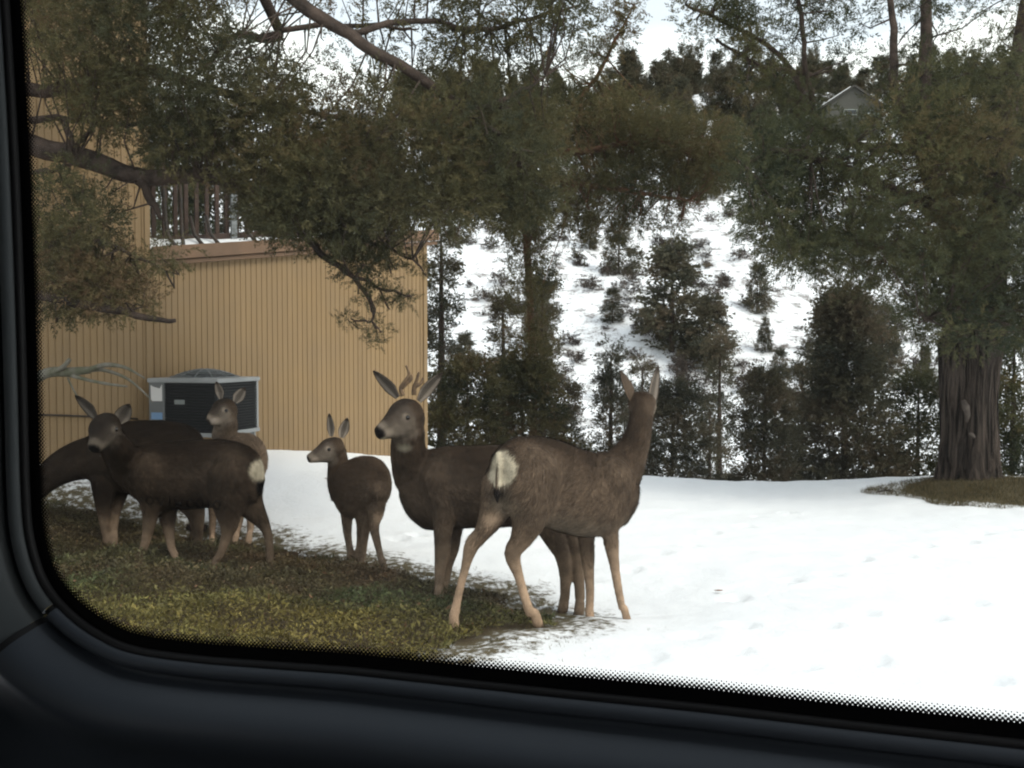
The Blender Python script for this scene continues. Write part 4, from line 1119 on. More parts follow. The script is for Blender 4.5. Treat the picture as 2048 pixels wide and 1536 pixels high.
# dark clod, dead leaf and twigs on the snow
def lump(name, loc, s, m, label, cat, seed):
    r = np.random.default_rng(seed); bm = bmesh.new(); bmesh.ops.create_icosphere(bm, subdivisions=3, radius=1)
    for v in bm.verts:
        n = v.co.normalized(); k = 1 + 0.28 * float(vnoise(np.array(n.x * 2.3 + 9), np.array(n.y * 2.3 + n.z * 3), seed)) + 0.1 * float(vnoise(np.array(n.x * 6), np.array(n.z * 6), seed))
        v.co = Vector((n.x * k * s[0], n.y * k * s[1], n.z * k * s[2]))
    me = bpy.data.meshes.new(name); bm.to_mesh(me); bm.free()
    o = add(name, me, m); o.location = loc; setp(o, label, cat); return o
q = on_ground(390, 1072); lump('earth_clod', tuple(q + np.array([0, 0.05, 0.05])), (0.07, 0.05, 0.045), M['clod'], 'dark brown clod lying between the deer legs', 'clod', 3)
def leafo(px, py, L, label):
    q = on_ground(px, py); V = []; f = []
    for i in range(7):
        t = i / 6; wv = math.sin(math.pi * min(1, t * 0.95 + 0.02)) * 0.35
        for j in (-1, 0, 1):
            V.append(q + np.array([(t - .5) * L, j * wv * L * 0.6, 0.05 + 0.3 * L * (t - .5) ** 2 + abs(j) * 0.2 * L * wv]))
    for i in range(6):
        for j in range(2): f.append((i * 3 + j, i * 3 + 3 + j, i * 3 + 4 + j, i * 3 + 1 + j))
    o = add('dead_leaf', mesh_np('dead_leaf', np.array(V), f), M['leaf']); md = o.modifiers.new('thick', 'SOLIDIFY'); md.thickness = 0.002
    setp(o, label, 'leaf', None)
leafo(1437, 1198, 0.055, 'reddish dead leaf lying alone on the open snow')
leafo(655, 968, 0.06, 'small dark leaf on the snow beside the young fawn chest')
def twig(px, py, L, label, seed):
    r = np.random.default_rng(seed); q = on_ground(px, py) + np.array([0, 0, 0.04]); mb = MB()
    mb.tube([q + np.array([-L / 2, 0, 0]), q + np.array([0, 0.01, 0.02]), q + np.array([L / 2, -0.02, 0.01])], [0.006, 0.008, 0.004], 6)
    for k in range(5):
        a = q + np.array([r.uniform(-L / 2, L / 2), 0, 0.012]); mb.tube([a, a + np.array([r.uniform(-.08, .08), r.uniform(-.05, .05), r.uniform(.02, .07)])], [0.004, 0.002], 5)
    o = mb.build('fallen_twig', M['bark'], None, True); setp(o, label, 'twig')
twig(1772, 992, 0.22, 'forked twig on the snow near the lawn edge trees', 1)

# ------------------------------------------------------------------ deer
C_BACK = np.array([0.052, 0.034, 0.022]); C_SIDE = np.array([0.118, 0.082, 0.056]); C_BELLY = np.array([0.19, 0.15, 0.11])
C_LEG = np.array([0.38, 0.265, 0.180]); C_LEGD = np.array([0.16, 0.115, 0.08]); C_WHITE = np.array([0.62, 0.54, 0.40]); C_BLACK = np.array([0.016, 0.013, 0.012])
C_FACE = np.array([0.29, 0.235, 0.185]); C_BROW = np.array([0.06, 0.045, 0.035]); C_HOOF = np.array([0.06, 0.04, 0.03])
C_EARIN = np.array([0.27, 0.225, 0.185])
def unit(v): return v / (np.linalg.norm(v) + 1e-9)
class Deer:
    def __init__(s, label, rear, front, tone=1.0, group='mule deer standing at the lawn edge'):
        """rear, front: (px, py, Y) on the body's midline"""
        s.tone = tone; s.label = label; s.group = group
        s.a = P(*rear); s.b = P(*front)
        h = s.b - s.a; h[2] = 0; s.h = unit(h); s.l = np.array([-s.h[1], s.h[0], 0])   # left of the deer
        s.V = []; s.F = []; s.C = []; s.flow = []; s.hl = []; s.parts = []; s.patch = []; s.ears = []; s.tufts = []
    def J(s, px, py, lat=0.0):
        """point of the body's vertical mid-plane (shifted sideways) seen at a pixel"""
        d = ray(px, py); o = np.array([0, 0, CAMZ]); p0 = s.a + s.l * lat
        Y = np.dot(p0 - o, s.l) / np.dot(d, s.l)
        return o + d * Y
    def loft(s, cen, a, b, side, cols, hair, n=20, pw=2.0):
        """rings: centre, half width along `side`, half height; cols: (dorsal, ventral) per ring"""
        cen = [np.array(c, float) for c in cen]; m = len(cen); base = len(s.V); pu = None
        for i in range(m):
            t = unit(cen[min(i + 1, m - 1)] - cen[max(i - 1, 0)])
            sd = np.array(side[i] if isinstance(side, list) else side, float)
            sd = unit(sd - t * np.dot(sd, t)); up = np.cross(t, sd)
            if pu is None:
                if up[2] < 0: up = -up
            elif np.dot(up, pu) < 0: up = -up
            pu = up
            for k in range(n):
                an = 2 * math.pi * k / n; cx, sy = math.cos(an), math.sin(an)
                ex = 2.0 / pw
                q = cen[i] + sd * a[i] * np.sign(cx) * abs(cx) ** ex + up * b[i] * np.sign(sy) * abs(sy) ** ex
                s.V.append(q); u = 0.5 + 0.5 * sy
                c0, c1 = cols[i]; s.C.append(c1 + (c0 - c1) * (u * u * (3 - 2 * u)))
                s.flow.append(t); s.hl.append(hair[i] if hasattr(hair, '__len__') else hair)
        for i in range(m - 1):
            for k in range(n):
                s.F.append((base + i * n + k, base + i * n + (k + 1) % n, base + (i + 1) * n + (k + 1) % n, base + (i + 1) * n + k))
        s.F.append(tuple(base + k for k in range(n))[::-1]); s.F.append(tuple(base + (m - 1) * n + k for k in range(n)))
    def torso(s, rings, cols, hair):
        """rings rump->chest: (px_top, py_top, px_bot, py_bot, half width m)"""
        cen, a, b = [], [], []
        for t in rings:
            p, q = s.J(t[0], t[1]), s.J(t[2], t[3]); cen.append((p + q) / 2); b.append(np.linalg.norm(p - q) / 2); a.append(t[4])
        cen = catmull(cen, 3); a = np.maximum(np.interp(np.linspace(0, 1, len(cen)), np.linspace(0, 1, len(a)), a), 0.01); b = np.interp(np.linspace(0, 1, len(cen)), np.linspace(0, 1, len(b)), b)
        cc = [cols] * len(cen)
        # rings stay upright: use the flattened heading as tangent
        base = len(s.V); n = 24; m = len(cen)
        for i in range(m):
            t = s.h; sd = s.l; up = np.array([0, 0, 1.0])
            ti = rings[min(int(round(i / 3)), len(rings) - 1)]
            for k in range(n):
                an = 2 * math.pi * k / n; cx, sy = math.cos(an), math.sin(an)
                wd = a[i] * (1.0 if sy < 0.2 else 1 - 0.22 * sy)
                s.V.append(cen[i] + sd * wd * cx + up * b[i] * sy); u = 0.5 + 0.5 * sy
                u = np.clip(u * 1.15, 0, 1)
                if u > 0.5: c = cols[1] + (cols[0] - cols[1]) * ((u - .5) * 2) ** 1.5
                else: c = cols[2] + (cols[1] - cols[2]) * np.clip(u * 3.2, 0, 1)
                s.C.append(c); s.flow.append(-s.h + np.array([0, 0, -0.45])); s.hl.append(hair)
        for i in range(m - 1):
            for k in range(n):
                s.F.append((base + i * n + k, base + i * n + (k + 1) % n, base + (i + 1) * n + (k + 1) % n, base + (i + 1) * n + k))
        s.F.append(tuple(base + k for k in range(n))[::-1]); s.F.append(tuple(base + (m - 1) * n + k for k in range(n)))
    def leg(s, top, lat, mids, foot, hind=False, foot3=None, colt=None, colb=None, thick=1.0):
        """top (px,py,halfwidth px), mids [(px,py,halfwidth px)], foot (px,py)"""
        p0 = s.J(top[0], top[1], lat); f = on_ground(*foot) if foot3 is None else foot3
        f = f + np.array([0, 0, 0.0]); Y0, Y1 = p0[1], f[1]; r0 = top[2] * Y0 / F; pts = [p0 + np.array([0, 0, r0 * 1.0]), p0 + np.array([0, 0, r0 * 0.6]), p0]; rad = [r0 * 0.25, r0 * 0.75, r0]
        for (px, py, hw) in mids:
            u = (py - top[1]) / (foot[1] - top[1]); Y = Y0 + (Y1 - Y0) * u; pts.append(P(px, py, Y)); rad.append(hw * Y / F * thick * (0.86 if hw < 14 else 1.0))
        last = unit(pts[-1] - f)
        r1 = rad[-1]
        pts += [f + np.array([0, 0, 0.055]) + last * 0.045, f + np.array([0, 0, 0.04]) + s.h * 0.006, f + np.array([0, 0, 0.012]) + s.h * 0.022, f + np.array([0, 0, -0.012]) + s.h * 0.03]
        rad += [max(r1 * 0.98, 0.017), max(r1 * 1.08, 0.021), 0.023, 0.025]
        q = catmull([np.r_[a, b] for a, b in zip(pts, rad)], 3); m = len(q)
        ct = C_SIDE if colt is None else colt; cb = C_LEG if colb is None else colb
        cols = []; hair = []
        for i in range(m):
            u = i / (m - 1); c = ct + (cb - ct) * np.clip((u - 0.30) * 3.0, 0, 1)
            if i >= m - 5: c = C_HOOF
            cols.append((c, c)); hair.append(0.016 if u < 0.4 else 0.008 if i < m - 5 else 0.0)
        s.loft(q[:, :3], q[:, 3] * 0.86, q[:, 3] * 1.08, s.l, cols, hair, 14)
    def ear(s, base, tip, face, hw, root_in=0.02):
        """base, tip: 3-D points; face: direction the cup opens to; hw: half width m"""
        s.ears.append((np.array(base), np.array(tip), unit(np.array(face, float)), hw))
    def build(s, name='deer', eyes=(), antlers=(), noses=(), voxel=0.0098, hairs=16000, seed=1):
        V = np.array(s.V); me = mesh_np('deer_body', V, s.F)
        tmp = bpy.data.objects.new('tmp', me); COL.objects.link(tmp)
        md = tmp.modifiers.new('r', 'REMESH'); md.mode = 'VOXEL'; md.voxel_size = voxel
        ms = tmp.modifiers.new('s', 'SMOOTH'); ms.factor = 0.5; ms.iterations = 5
        dg = bpy.context.evaluated_depsgraph_get(); ev = tmp.evaluated_get(dg); em = ev.to_mesh()
        nv = len(em.vertices); co = np.empty(nv * 3, np.float32); em.vertices.foreach_get('co', co); co = co.reshape(-1, 3).astype(float)
        nrm = np.empty(nv * 3, np.float32); em.vertices.foreach_get('normal', nrm); nrm = nrm.reshape(-1, 3)
        faces = [tuple(p.vertices) for p in em.polygons]
        ev.to_mesh_clear(); bpy.data.objects.remove(tmp)
        kd = KDTree(len(V))
        for i, v in enumerate(V): kd.insert(v, i)
        kd.balance()
        C0 = np.array(s.C); FL = np.array(s.flow); HL = np.array(s.hl)
        col = np.zeros((nv, 3)); fl = np.zeros((nv, 3)); hl = np.zeros(nv)
        for i in range(nv):
            q = kd.find_n(co[i], 6); ww = np.array([1 / (d + 0.008) ** 2 for _, _, d in q]); ww /= ww.sum(); ii = [k for _, k, _ in q]
            col[i] = ww @ C0[ii]; fl[i] = ww @ FL[ii]; hl[i] = ww @ HL[ii]
        for c, rad, cc, hard in s.patch:
            c = np.array(c); R = np.array(rad if hasattr(rad, '__len__') else (rad,) * 3)
            if len(R) == 3 and not np.isscalar(rad):
                d = co - c; dd = np.sqrt((d @ s.h / R[0]) ** 2 + (d @ s.l / R[1]) ** 2 + (d[:, 2] / R[2]) ** 2)
            else: dd = np.linalg.norm(co - c, axis=1) / R[0]
            k = sstep(1.0, hard, dd)[:, None]; col = col * (1 - k) + cc * k
            hl = hl * (1 - 0.45 * k[:, 0])
        mot = 1 + 0.22 * vnoise(co[:, 0] * 13 + co[:, 1] * 9, co[:, 2] * 16, 3) + 0.18 * vnoise(co[:, 0] * 50, co[:, 2] * 50 + co[:, 1] * 40, 4)
        col = col * mot[:, None]
        # ears: cupped leaf shapes with thickness, part of the same mesh
        VV = [co]; FF = list(faces); CC = [col]; nb = nv
        for base, tip, face, hw in s.ears:
            ax = tip - base; L = np.linalg.norm(ax); ax = unit(ax); fc = unit(face - ax * np.dot(face, ax)); sd = np.cross(ax, fc)
            nu, nw = 10, 9; ev_ = []; ec = []
            for lay in (0, 1):
                for i in range(nu):
                    t = i / (nu - 1); wv = hw * (0.42 + 1.9 * t) if t < 0.31 else hw * max(0.02, math.cos((t - 0.31) / 0.69 * math.pi / 2)) ** 0.62
                    if t == 0: wv = hw * 0.42
                    for j in range(nw):
                        u = -1 + 2 * j / (nw - 1)
                        cup = 0.62 * (1 - abs(t - 0.4) * 0.5)
                        p = base + ax * (t * L) + sd * wv * math.sin(u * 1.25) / math.sin(1.25) - fc * (wv * cup * (math.cos(u * 1.25))) 
                        if lay == 1: p = p - fc * (0.007 * (1 - 0.6 * abs(u)) + 0.001) 
                        ev_.append(p)
                        if lay == 0: c = C_EARIN * (1 - 0.55 * (abs(u) < 0.35)) if (abs(u) < 0.8 and t < 0.86) else C_BROW
                        else: c = (C_SIDE * (1 - t) + C_BROW * t) * 1.1
                        ec.append(c)
            for lay in (0, 1):
                for i in range(nu - 1):
                    for j in range(nw - 1):
                        a = nb + lay * nu * nw + i * nw + j; q = (a, a + 1, a + nw + 1, a + nw); FF.append(q if lay == 0 else q[::-1])
            for i in range(nu - 1):
                for j in (0, nw - 1):
                    a = nb + i * nw + j; b2 = a + nu * nw; FF.append((a, a + nw, b2 + nw, b2))
            VV.append(np.array(ev_)); CC.append(np.array(ec)); nb += len(ev_)
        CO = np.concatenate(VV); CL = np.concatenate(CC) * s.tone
        low = sstep(0.42, 0.22, CO[:, 2] - float(ground(s.a[0], s.a[1])))[:, None]; CL = CL * (1 + low * (min(1.0, s.tone + 0.3) / s.tone - 1))
        c0 = (s.a + s.b) / 2; gz = float(ground(c0[0], c0[1]))
        root = empty('deer', (c0[0], c0[1], gz)); setp(root, s.label, 'deer', s.group)
        bm_ = mesh_np('body', CO, FF, True); cattr(bm_, 'col', CL); add('body', bm_, M['deer'], root, True)
        # coat: short hairs lying along the body
        r = np.random.default_rng(seed); tri = np.array([f[:3] for f in faces]); 
        ar = np.linalg.norm(np.cross(co[tri[:, 1]] - co[tri[:, 0]], co[tri[:, 2]] - co[tri[:, 0]]), axis=1)
        pk = r.choice(len(tri), hairs, p=ar / ar.sum()); u = r.uniform(0, 1, (hairs, 2)); sw = u.sum(1) > 1; u[sw] = 1 - u[sw]
        A, B, Cc = (co[tri[pk, k]] for k in range(3)); p = A + (B - A) * u[:, :1] + (Cc - A) * u[:, 1:]
        n_ = nrm[tri[pk, 0]]; f_ = fl[tri[pk, 0]]; f_ = f_ - n_ * np.sum(f_ * n_, 1, keepdims=True); f_ /= np.linalg.norm(f_, axis=1, keepdims=True) + 1e-9
        d = f_ + n_ * r.uniform(0.1, 0.45, (hairs, 1)) + r.normal(0, 0.14, (hairs, 3)); d /= np.linalg.norm(d, axis=1, keepdims=True)
        L = (hl[tri[pk, 0]] * r.uniform(0.6, 1.35, hairs))[:, None]; sdv = np.cross(d, n_); sdv /= np.linalg.norm(sdv, axis=1, keepdims=True) + 1e-9
        keep = L[:, 0] > 0.003
        sdv = sdv * (0.0009 + 0.045 * L)
        HV = np.stack([p - sdv, p + sdv, p + d * L], 1)[keep].reshape(-1, 3)
        lowh = 1 + sstep(0.42, 0.22, p[:, 2] - float(ground(s.a[0], s.a[1]))) * (min(1.0, s.tone + 0.3) / s.tone - 1)
        hc = (col[tri[pk, 0]] * s.tone * lowh[:, None] * r.uniform(0.6, 1.45, hairs)[:, None])[keep]
        # coarse guard-hair locks: fewer, longer, wider, following the same lie
        g_ = r.choice(hairs, hairs // 9, replace=False); g_ = g_[hl[tri[pk[g_], 0]] > 0.011]
        dg_ = f_[g_] + n_[g_] * 0.16 + r.normal(0, 0.10, (len(g_), 3)); dg_ /= np.linalg.norm(dg_, axis=1, keepdims=True)
        Lg = (hl[tri[pk[g_], 0]] * r.uniform(1.3, 2.4, len(g_)))[:, None]; sg_ = np.cross(dg_, n_[g_]); sg_ /= np.linalg.norm(sg_, axis=1, keepdims=True) + 1e-9
        G = np.stack([p[g_] - sg_ * 0.0032, p[g_] + sg_ * 0.0032, p[g_] + dg_ * Lg], 1).reshape(-1, 3)
        HV = np.concatenate([HV, G]); hc = np.concatenate([hc, col[tri[pk[g_], 0]] * s.tone * r.choice([0.5, 0.7, 1.0, 1.35, 1.7], len(g_))[:, None]])
        hm = mesh_np('fur', HV, np.arange(len(HV)).reshape(-1, 3)); cattr(hm, 'col', np.repeat(hc, 3, axis=0))
        ho = add('fur', hm, M['deer'], root, True); ho['kind'] = 'stuff'
        for e, rr in eyes:
            bm = bmesh.new(); bmesh.ops.create_uvsphere(bm, u_segments=12, v_segments=8, radius=rr); m2 = bpy.data.meshes.new('eye'); bm.to_mesh(m2); bm.free()
            eo = add('eye', m2, M['eye'], root); eo.location = Vector(e) - root.location
        for path in antlers:
            q = catmull(path, 5); MB().tube(q[:, :3], q[:, 3], 8).build('antler', M['antler'], root, True)
        return root
    def head(s, pts, side, hair=0.008, cols=None):
        """pts poll->nose: (3-D centre, half width, half height)"""
        q = catmull([np.r_[c, a, b] for c, a, b in pts], 3); m = len(q); cl = []
        for i in range(m):
            u = i / (m - 1)
            top = C_BROW if u < 0.62 else C_FACE * 0.8
            bot = C_FACE
            if u < 0.24: bot = C_SIDE * 0.8; top = C_BACK * 0.8
            if u > 0.93: top = bot = C_BLACK
            cl.append((top, bot))
        s.loft(q[:, :3], q[:, 3], q[:, 4], side, cl, hair, 18, 2.2)
        c0 = np.array(pts[1][0]); c1 = np.array(pts[-2][0]); L = np.linalg.norm(c1 - c0); hd = unit(c1 - c0); up = unit(np.cross(side, hd)); up = up if up[2] > 0 else -up
        w0, h0 = pts[2][1], pts[2][2]
        for t, rr in ((0.02, 0.95), (0.22, 0.95), (0.42, 0.72), (0.58, 0.45)):
            s.patch.append((c0 + hd * L * t + up * h0 * (1.05 - 0.55 * t), w0 * rr, C_BROW * 0.62, 0.45))
        for sg in (-1, 1):
            s.patch.append((c0 + hd * L * 0.36 + side * sg * w0 * 0.95 + up * 0.33 * h0, w0 * 0.40, C_FACE * 0.95, 0.2))
            s.patch.append((c0 + hd * L * 0.82 + side * sg * w0 * 0.5 - up * 0.15 * h0, w0 * 0.5, C_FACE * 1.35, 0.2))

def neck(s, pts, side, cols, hair=0.016):
    q = catmull([np.r_[c, a, b] for c, a, b in pts], 3)
    s.loft(q[:, :3], q[:, 3], q[:, 4], side, [cols] * len(q), hair, 20)

def px_m(hw, Y): return hw * Y / F

# ---- doe on the right, seen from behind and looking away
def doe():
    s = Deer('doe seen from behind with white rump patch, looking away from the camera', (1004, 960, 4.60), (1262, 980, 5.16), 0.82)
    s.torso([(1000, 905, 1000, 985, 0.085), (1006, 893, 1006, 1015, 0.125), (1036, 874, 1030, 1040, 0.142), (1075, 871, 1075, 1050, 0.140), (1120, 881, 1120, 1064, 0.150), (1165, 898, 1165, 1074, 0.156), (1205, 906, 1205, 1070, 0.145), (1240, 905, 1240, 1052, 0.115), (1262, 935, 1262, 1020, 0.07)],
            (C_BACK, C_SIDE, C_BELLY), 0.019)
    J = s.J
    nY = J(1235, 960)[1]
    neck(s, [(J(1205, 965), 0.11, 0.17), (J(1240, 945), 0.105, 0.145), (J(1262, 905), 0.085, 0.105), (P(1276, 870, nY + 0.07), 0.070, 0.080), (P(1283, 832, nY + 0.10), 0.062, 0.072), (P(1284, 803, nY + 0.13), 0.062, 0.068)], s.l, (C_BACK * 0.85, C_SIDE * 0.95))
    hY = nY + 0.13
    hd = unit(np.array([0.25, 0.93, -0.28])); side = unit(np.cross(hd, [0, 0, 1]))
    poll = P(1283, 806, hY)
    s.head([(poll - hd * 0.05, 0.055, 0.055), (poll, 0.076, 0.070), (poll + hd * 0.09, 0.074, 0.072), (poll + hd * 0.17, 0.046, 0.050), (poll + hd * 0.25, 0.034, 0.036), (poll + hd * 0.28, 0.026, 0.026)], side)
    s.ear(P(1262, 802, hY), P(1240, 742, hY - 0.01), np.array([-0.80, 0.45, 0.2]), 0.050)
    s.ear(P(1306, 814, hY), P(1317, 732, hY - 0.01), np.array([0.62, -0.78, 0.0]), 0.040)
    # legs
    s.leg((1003, 965, 40), 0.075, [(990, 1020, 32), (966, 1064, 18), (944, 1090, 16), (932, 1130, 11.5), (918, 1185, 10), (909, 1228, 12)], (906, 1266), True, colt=C_SIDE * 1.15)
    s.leg((1068, 945, 52), -0.075, [(1066, 1000, 50), (1058, 1040, 37), (1043, 1078, 23), (1025, 1108, 17.5), (1037, 1150, 12), (1050, 1195, 11), (1062, 1230, 12)], (1073, 1260), True)
    s.leg((1226, 955, 40), -0.085, [(1224, 1010, 33), (1220, 1055, 19), (1224, 1095, 15), (1229, 1130, 12.5), (1236, 1175, 10.5), (1245, 1218, 9.5)], (1251, 1250))
    s.leg((1180, 1000, 28), 0.075, [(1173, 1070, 18), (1175, 1110, 15), (1178, 1145, 13), (1180, 1185, 11), (1179, 1218, 10.5)], (1178, 1246), colb=C_LEG * 0.95)
    # rump patch and tail
    rp = J(1004, 934, -0.03) - s.h * 0.02
    s.patch.append((rp, (0.095, 0.125, 0.105), C_WHITE, 0.78))
    tb = J(1006, 903) - s.h * 0.03
    s.loft([tb, J(1012, 925, -0.02) - s.h * 0.045, J(1013, 955, -0.02) - s.h * 0.055, J(1012, 985, -0.02) - s.h * 0.055, J(1011, 1003, -0.02) - s.h * 0.05], [0.018, 0.020, 0.020, 0.024, 0.008], [0.014, 0.016, 0.016, 0.018, 0.006], s.l,
           [(C_WHITE * .55, C_WHITE * .55), (C_WHITE * 0.8, C_WHITE * .8), (C_WHITE * .8, C_WHITE * .8), (C_BLACK, C_BLACK), (C_BLACK, C_BLACK)], 0.014, 12)
    for py_ in range(903, 978, 5):
        s.patch.append((J(1012, py_, -0.03) - s.h * 0.060, 0.0155, C_SIDE * 0.9, 0.5))
    s.patch.append((J(1012, 988, -0.02) - s.h * 0.055, 0.040, C_BLACK, 0.7))
    s.patch.append((J(1060, 880), (0.16, 0.07, 0.05), C_BACK * 0.6, 0.2))
    s.patch.append((J(985, 1040, 0.04), 0.075, C_LEG * 1.15, 0.1))
    s.patch.append((J(1265, 850), (0.06, 0.03, 0.16), C_BACK * 0.6, 0.2))
    e = poll + hd * 0.09
    s.build(eyes=[(e + side * 0.062 + np.array([0, 0, 0.01]), 0.013), (e - side * 0.062 + np.array([0, 0, 0.01]), 0.013)], hairs=60000, seed=1)
doe()

# ---- young buck with short forked antlers
def buck():
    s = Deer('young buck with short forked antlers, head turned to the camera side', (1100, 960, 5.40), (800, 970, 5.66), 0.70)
    J = s.J
    s.torso([(1118, 925, 1118, 1010, 0.07), (1105, 900, 1105, 1035, 0.125), (1060, 888, 1060, 1050, 0.145), (1000, 889, 1000, 1055, 0.158), (940, 891, 940, 1056, 0.162), (890, 892, 890, 1062, 0.155), (850, 900, 850, 1058, 0.14), (822, 925, 822, 1035, 0.115), (806, 950, 806, 1000, 0.07)],
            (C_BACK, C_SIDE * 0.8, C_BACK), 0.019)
    Yn = J(840, 960)[1]
    neck(s, [(J(870, 965), 0.12, 0.19), (J(838, 955), 0.11, 0.16), (P(822, 925, Yn - 0.03), 0.095, 0.125), (P(816, 893, Yn - 0.06), 0.085, 0.108), (P(818, 862, Yn - 0.06), 0.078, 0.098), (P(822, 835, Yn - 0.05), 0.06, 0.07)], s.l, (C_BACK, C_SIDE * 0.8))
    hY = Yn - 0.06
    poll = P(822, 832, hY); nose = P(757, 867, hY - 0.17)
    hd = unit(nose - poll); side = unit(np.cross(hd, [0, 0, 1]))
    L = np.linalg.norm(nose - poll)
    s.head([(poll - hd * 0.06, 0.06, 0.075), (poll, 0.083, 0.118), (poll + hd * L * 0.30, 0.084, 0.120), (poll + hd * L * 0.58, 0.058, 0.084), (poll + hd * L * 0.84, 0.044, 0.054), (poll + hd * L * 1.0, 0.037, 0.042), (poll + hd * L * 1.04, 0.022, 0.024)], side)
    s.patch.append((poll + hd * L * 0.99, 0.05, C_BLACK, 0.75))
    s.patch.append((P(806, 897, hY - 0.10), (0.075, 0.075, 0.040), C_WHITE * 0.62, 0.15))
    s.patch.append((P(768, 880, hY - 0.17), 0.028, C_WHITE * 0.8, 0.4))
    s.ear(P(795, 796, hY - 0.02), P(746, 742, hY - 0.05), np.array([-0.35, -0.75, -0.4]), 0.045)
    s.ear(P(838, 803, hY), P(886, 745, hY + 0.03), np.array([0.5, -0.75, -0.45]), 0.048)
    s.leg((880, 960, 40), 0.075, [(888, 1020, 27), (886, 1065, 18), (885, 1105, 16), (880, 1140, 13), (878, 1175, 11)], (878, 1212), colt=C_SIDE * .8, colb=C_LEGD)
    s.leg((905, 1010, 30), -0.08, [(902, 1065, 21), (900, 1100, 17), (895, 1130, 13), (890, 1165, 11)], (886, 1200), colt=C_SIDE * .8, colb=C_LEGD)
    s.leg((1085, 990, 40), 0.08, [(1095, 1040, 30), (1110, 1080, 20), (1124, 1110, 15), (1130, 1150, 13), (1130, 1190, 11.5)], (1128, 1232), True, colb=C_LEGD * 1.1)
    s.leg((1105, 990, 40), -0.08, [(1118, 1040, 30), (1138, 1085, 20), (1152, 1120, 14.5), (1158, 1160, 12.5), (1160, 1200, 11.5)], (1160, 1238), True, colb=C_LEGD * 1.1)
    m = lambda px, py, dY, hw: np.r_[P(px, py, hY + dY), px_m(hw, hY)]
    ant = [[m(806, 792, -0.02, 5), m(802, 776, -.02, 4.4), m(812, 760, -.03, 3.8), m(818, 748, -.03, 3.0), m(812, 731, -.04, 2.0)],
           [m(803, 776, -.02, 4.4), m(822, 758, -.01, 3.6), m(823, 750, 0.0, 2.0)],
           [m(828, 790, 0.03, 5), m(828, 776, .03, 4.4), m(833, 762, .03, 3.4), m(838, 744, .03, 2.2)],
           [m(829, 774, .03, 4.2), m(842, 766, .05, 3.4), m(846, 755, .06, 1.8)]]
    e = poll + hd * L * 0.36
    eye_c = P(808, 834, hY - 0.10)
    s.build(eyes=[(e - side * 0.076 + np.array([0, 0, 0.032]), 0.0145), (e + side * 0.076 + np.array([0, 0, 0.032]), 0.0145)], antlers=ant, hairs=60000, seed=2)
buck()

# ---- small fawn in the middle, rump towards us, head in profile
def fawn():
    s = Deer('small fawn in the middle looking left, standing alone on the snow', (755, 965, 5.92), (690, 975, 6.32), 0.95)
    J = s.J
    def q(px, py, Y): return P(px, py, Y)
    # foreshortened: give the torso in 3-D
    cen = [q(757, 965, 5.86), q(752, 966, 5.93), q(738, 968, 6.02), q(722, 972, 6.12), q(706, 978, 6.24), q(692, 985, 6.34), q(682, 990, 6.40)]
    aa = [0.07, 0.105, 0.115, 0.118, 0.115, 0.10, 0.06]; bb = [0.09, 0.16, 0.185, 0.195, 0.195, 0.175, 0.11]
    q_ = catmull([np.r_[c, a, b] for c, a, b in zip(cen, aa, bb)], 3)
    s.loft(q_[:, :3], q_[:, 3], q_[:, 4], s.l, [(C_BACK, C_SIDE * 0.72)] * len(q_), 0.014, 22)
    neck(s, [(q(690, 985, 6.33), 0.095, 0.13), (q(681, 965, 6.36), 0.085, 0.112), (q(677, 938, 6.38), 0.072, 0.088), (q(676, 914, 6.38), 0.062, 0.076), (q(676, 898, 6.37), 0.052, 0.06)], s.l, (C_BACK, C_SIDE * .75))
    poll = q(676, 895, 6.36); nose = q(617, 918, 6.28); hd = unit(nose - poll); side = unit(np.cross(hd, [0, 0, 1])); L = np.linalg.norm(nose - poll)
    s.head([(poll - hd * 0.04, 0.042, 0.05), (poll, 0.060, 0.080), (poll + hd * L * 0.33, 0.060, 0.086), (poll + hd * L * 0.6, 0.042, 0.060), (poll + hd * L * 0.86, 0.031, 0.040), (poll + hd * L, 0.025, 0.030), (poll + hd * L * 1.04, 0.014, 0.018)], side)
    s.patch.append((nose, 0.032, C_BLACK, 0.7)); s.patch.append((q(624, 928, 6.27), 0.022, C_FACE * 1.3, 0.4))
    s.ear(q(662, 873, 6.34), q(658, 827, 6.32), np.array([-0.3, -0.85, 0]), 0.030)
    s.ear(q(683, 876, 6.38), q(695, 836, 6.36), np.array([0.35, -0.9, 0]), 0.036)
    s.leg((694, 1020, 15), 0.0, [(694, 1050, 12.5), (696, 1075, 10), (700, 1100, 8.5)], (701, 1122), foot3=on_ground(701, 1124), colb=C_LEGD * 1.1)
    s.leg((722, 1015, 18), 0.0, [(723, 1050, 13), (721, 1078, 10.5), (719, 1100, 9.5)], (719, 1122), foot3=on_ground(719, 1124), colb=C_LEGD * 1.2)
    s.leg((735, 1000, 22), 0.0, [(733, 1035, 16), (731, 1060, 12), (728, 1085, 10), (726, 1108, 9)], (724, 1130), foot3=on_ground(724, 1132), colb=C_LEGD * 1.1)
    s.leg((752, 990, 24), 0.0, [(752, 1025, 18), (748, 1050, 13.5), (752, 1075, 11), (758, 1100, 9), (764, 1125, 8.5)], (768, 1150), hind=True, colb=C_LEGD * 1.1)
    s.patch.append((q(762, 1040, 5.86), 0.075, C_LEG * 1.2, 0.3))
    e = poll + hd * L * 0.36
    s.build(eyes=[(e - side * 0.053 + np.array([0, 0, 0.02]), 0.013), (e + side * 0.053 + np.array([0, 0, 0.015]), 0.012)], voxel=0.0086, hairs=36000, seed=3)
fawn()

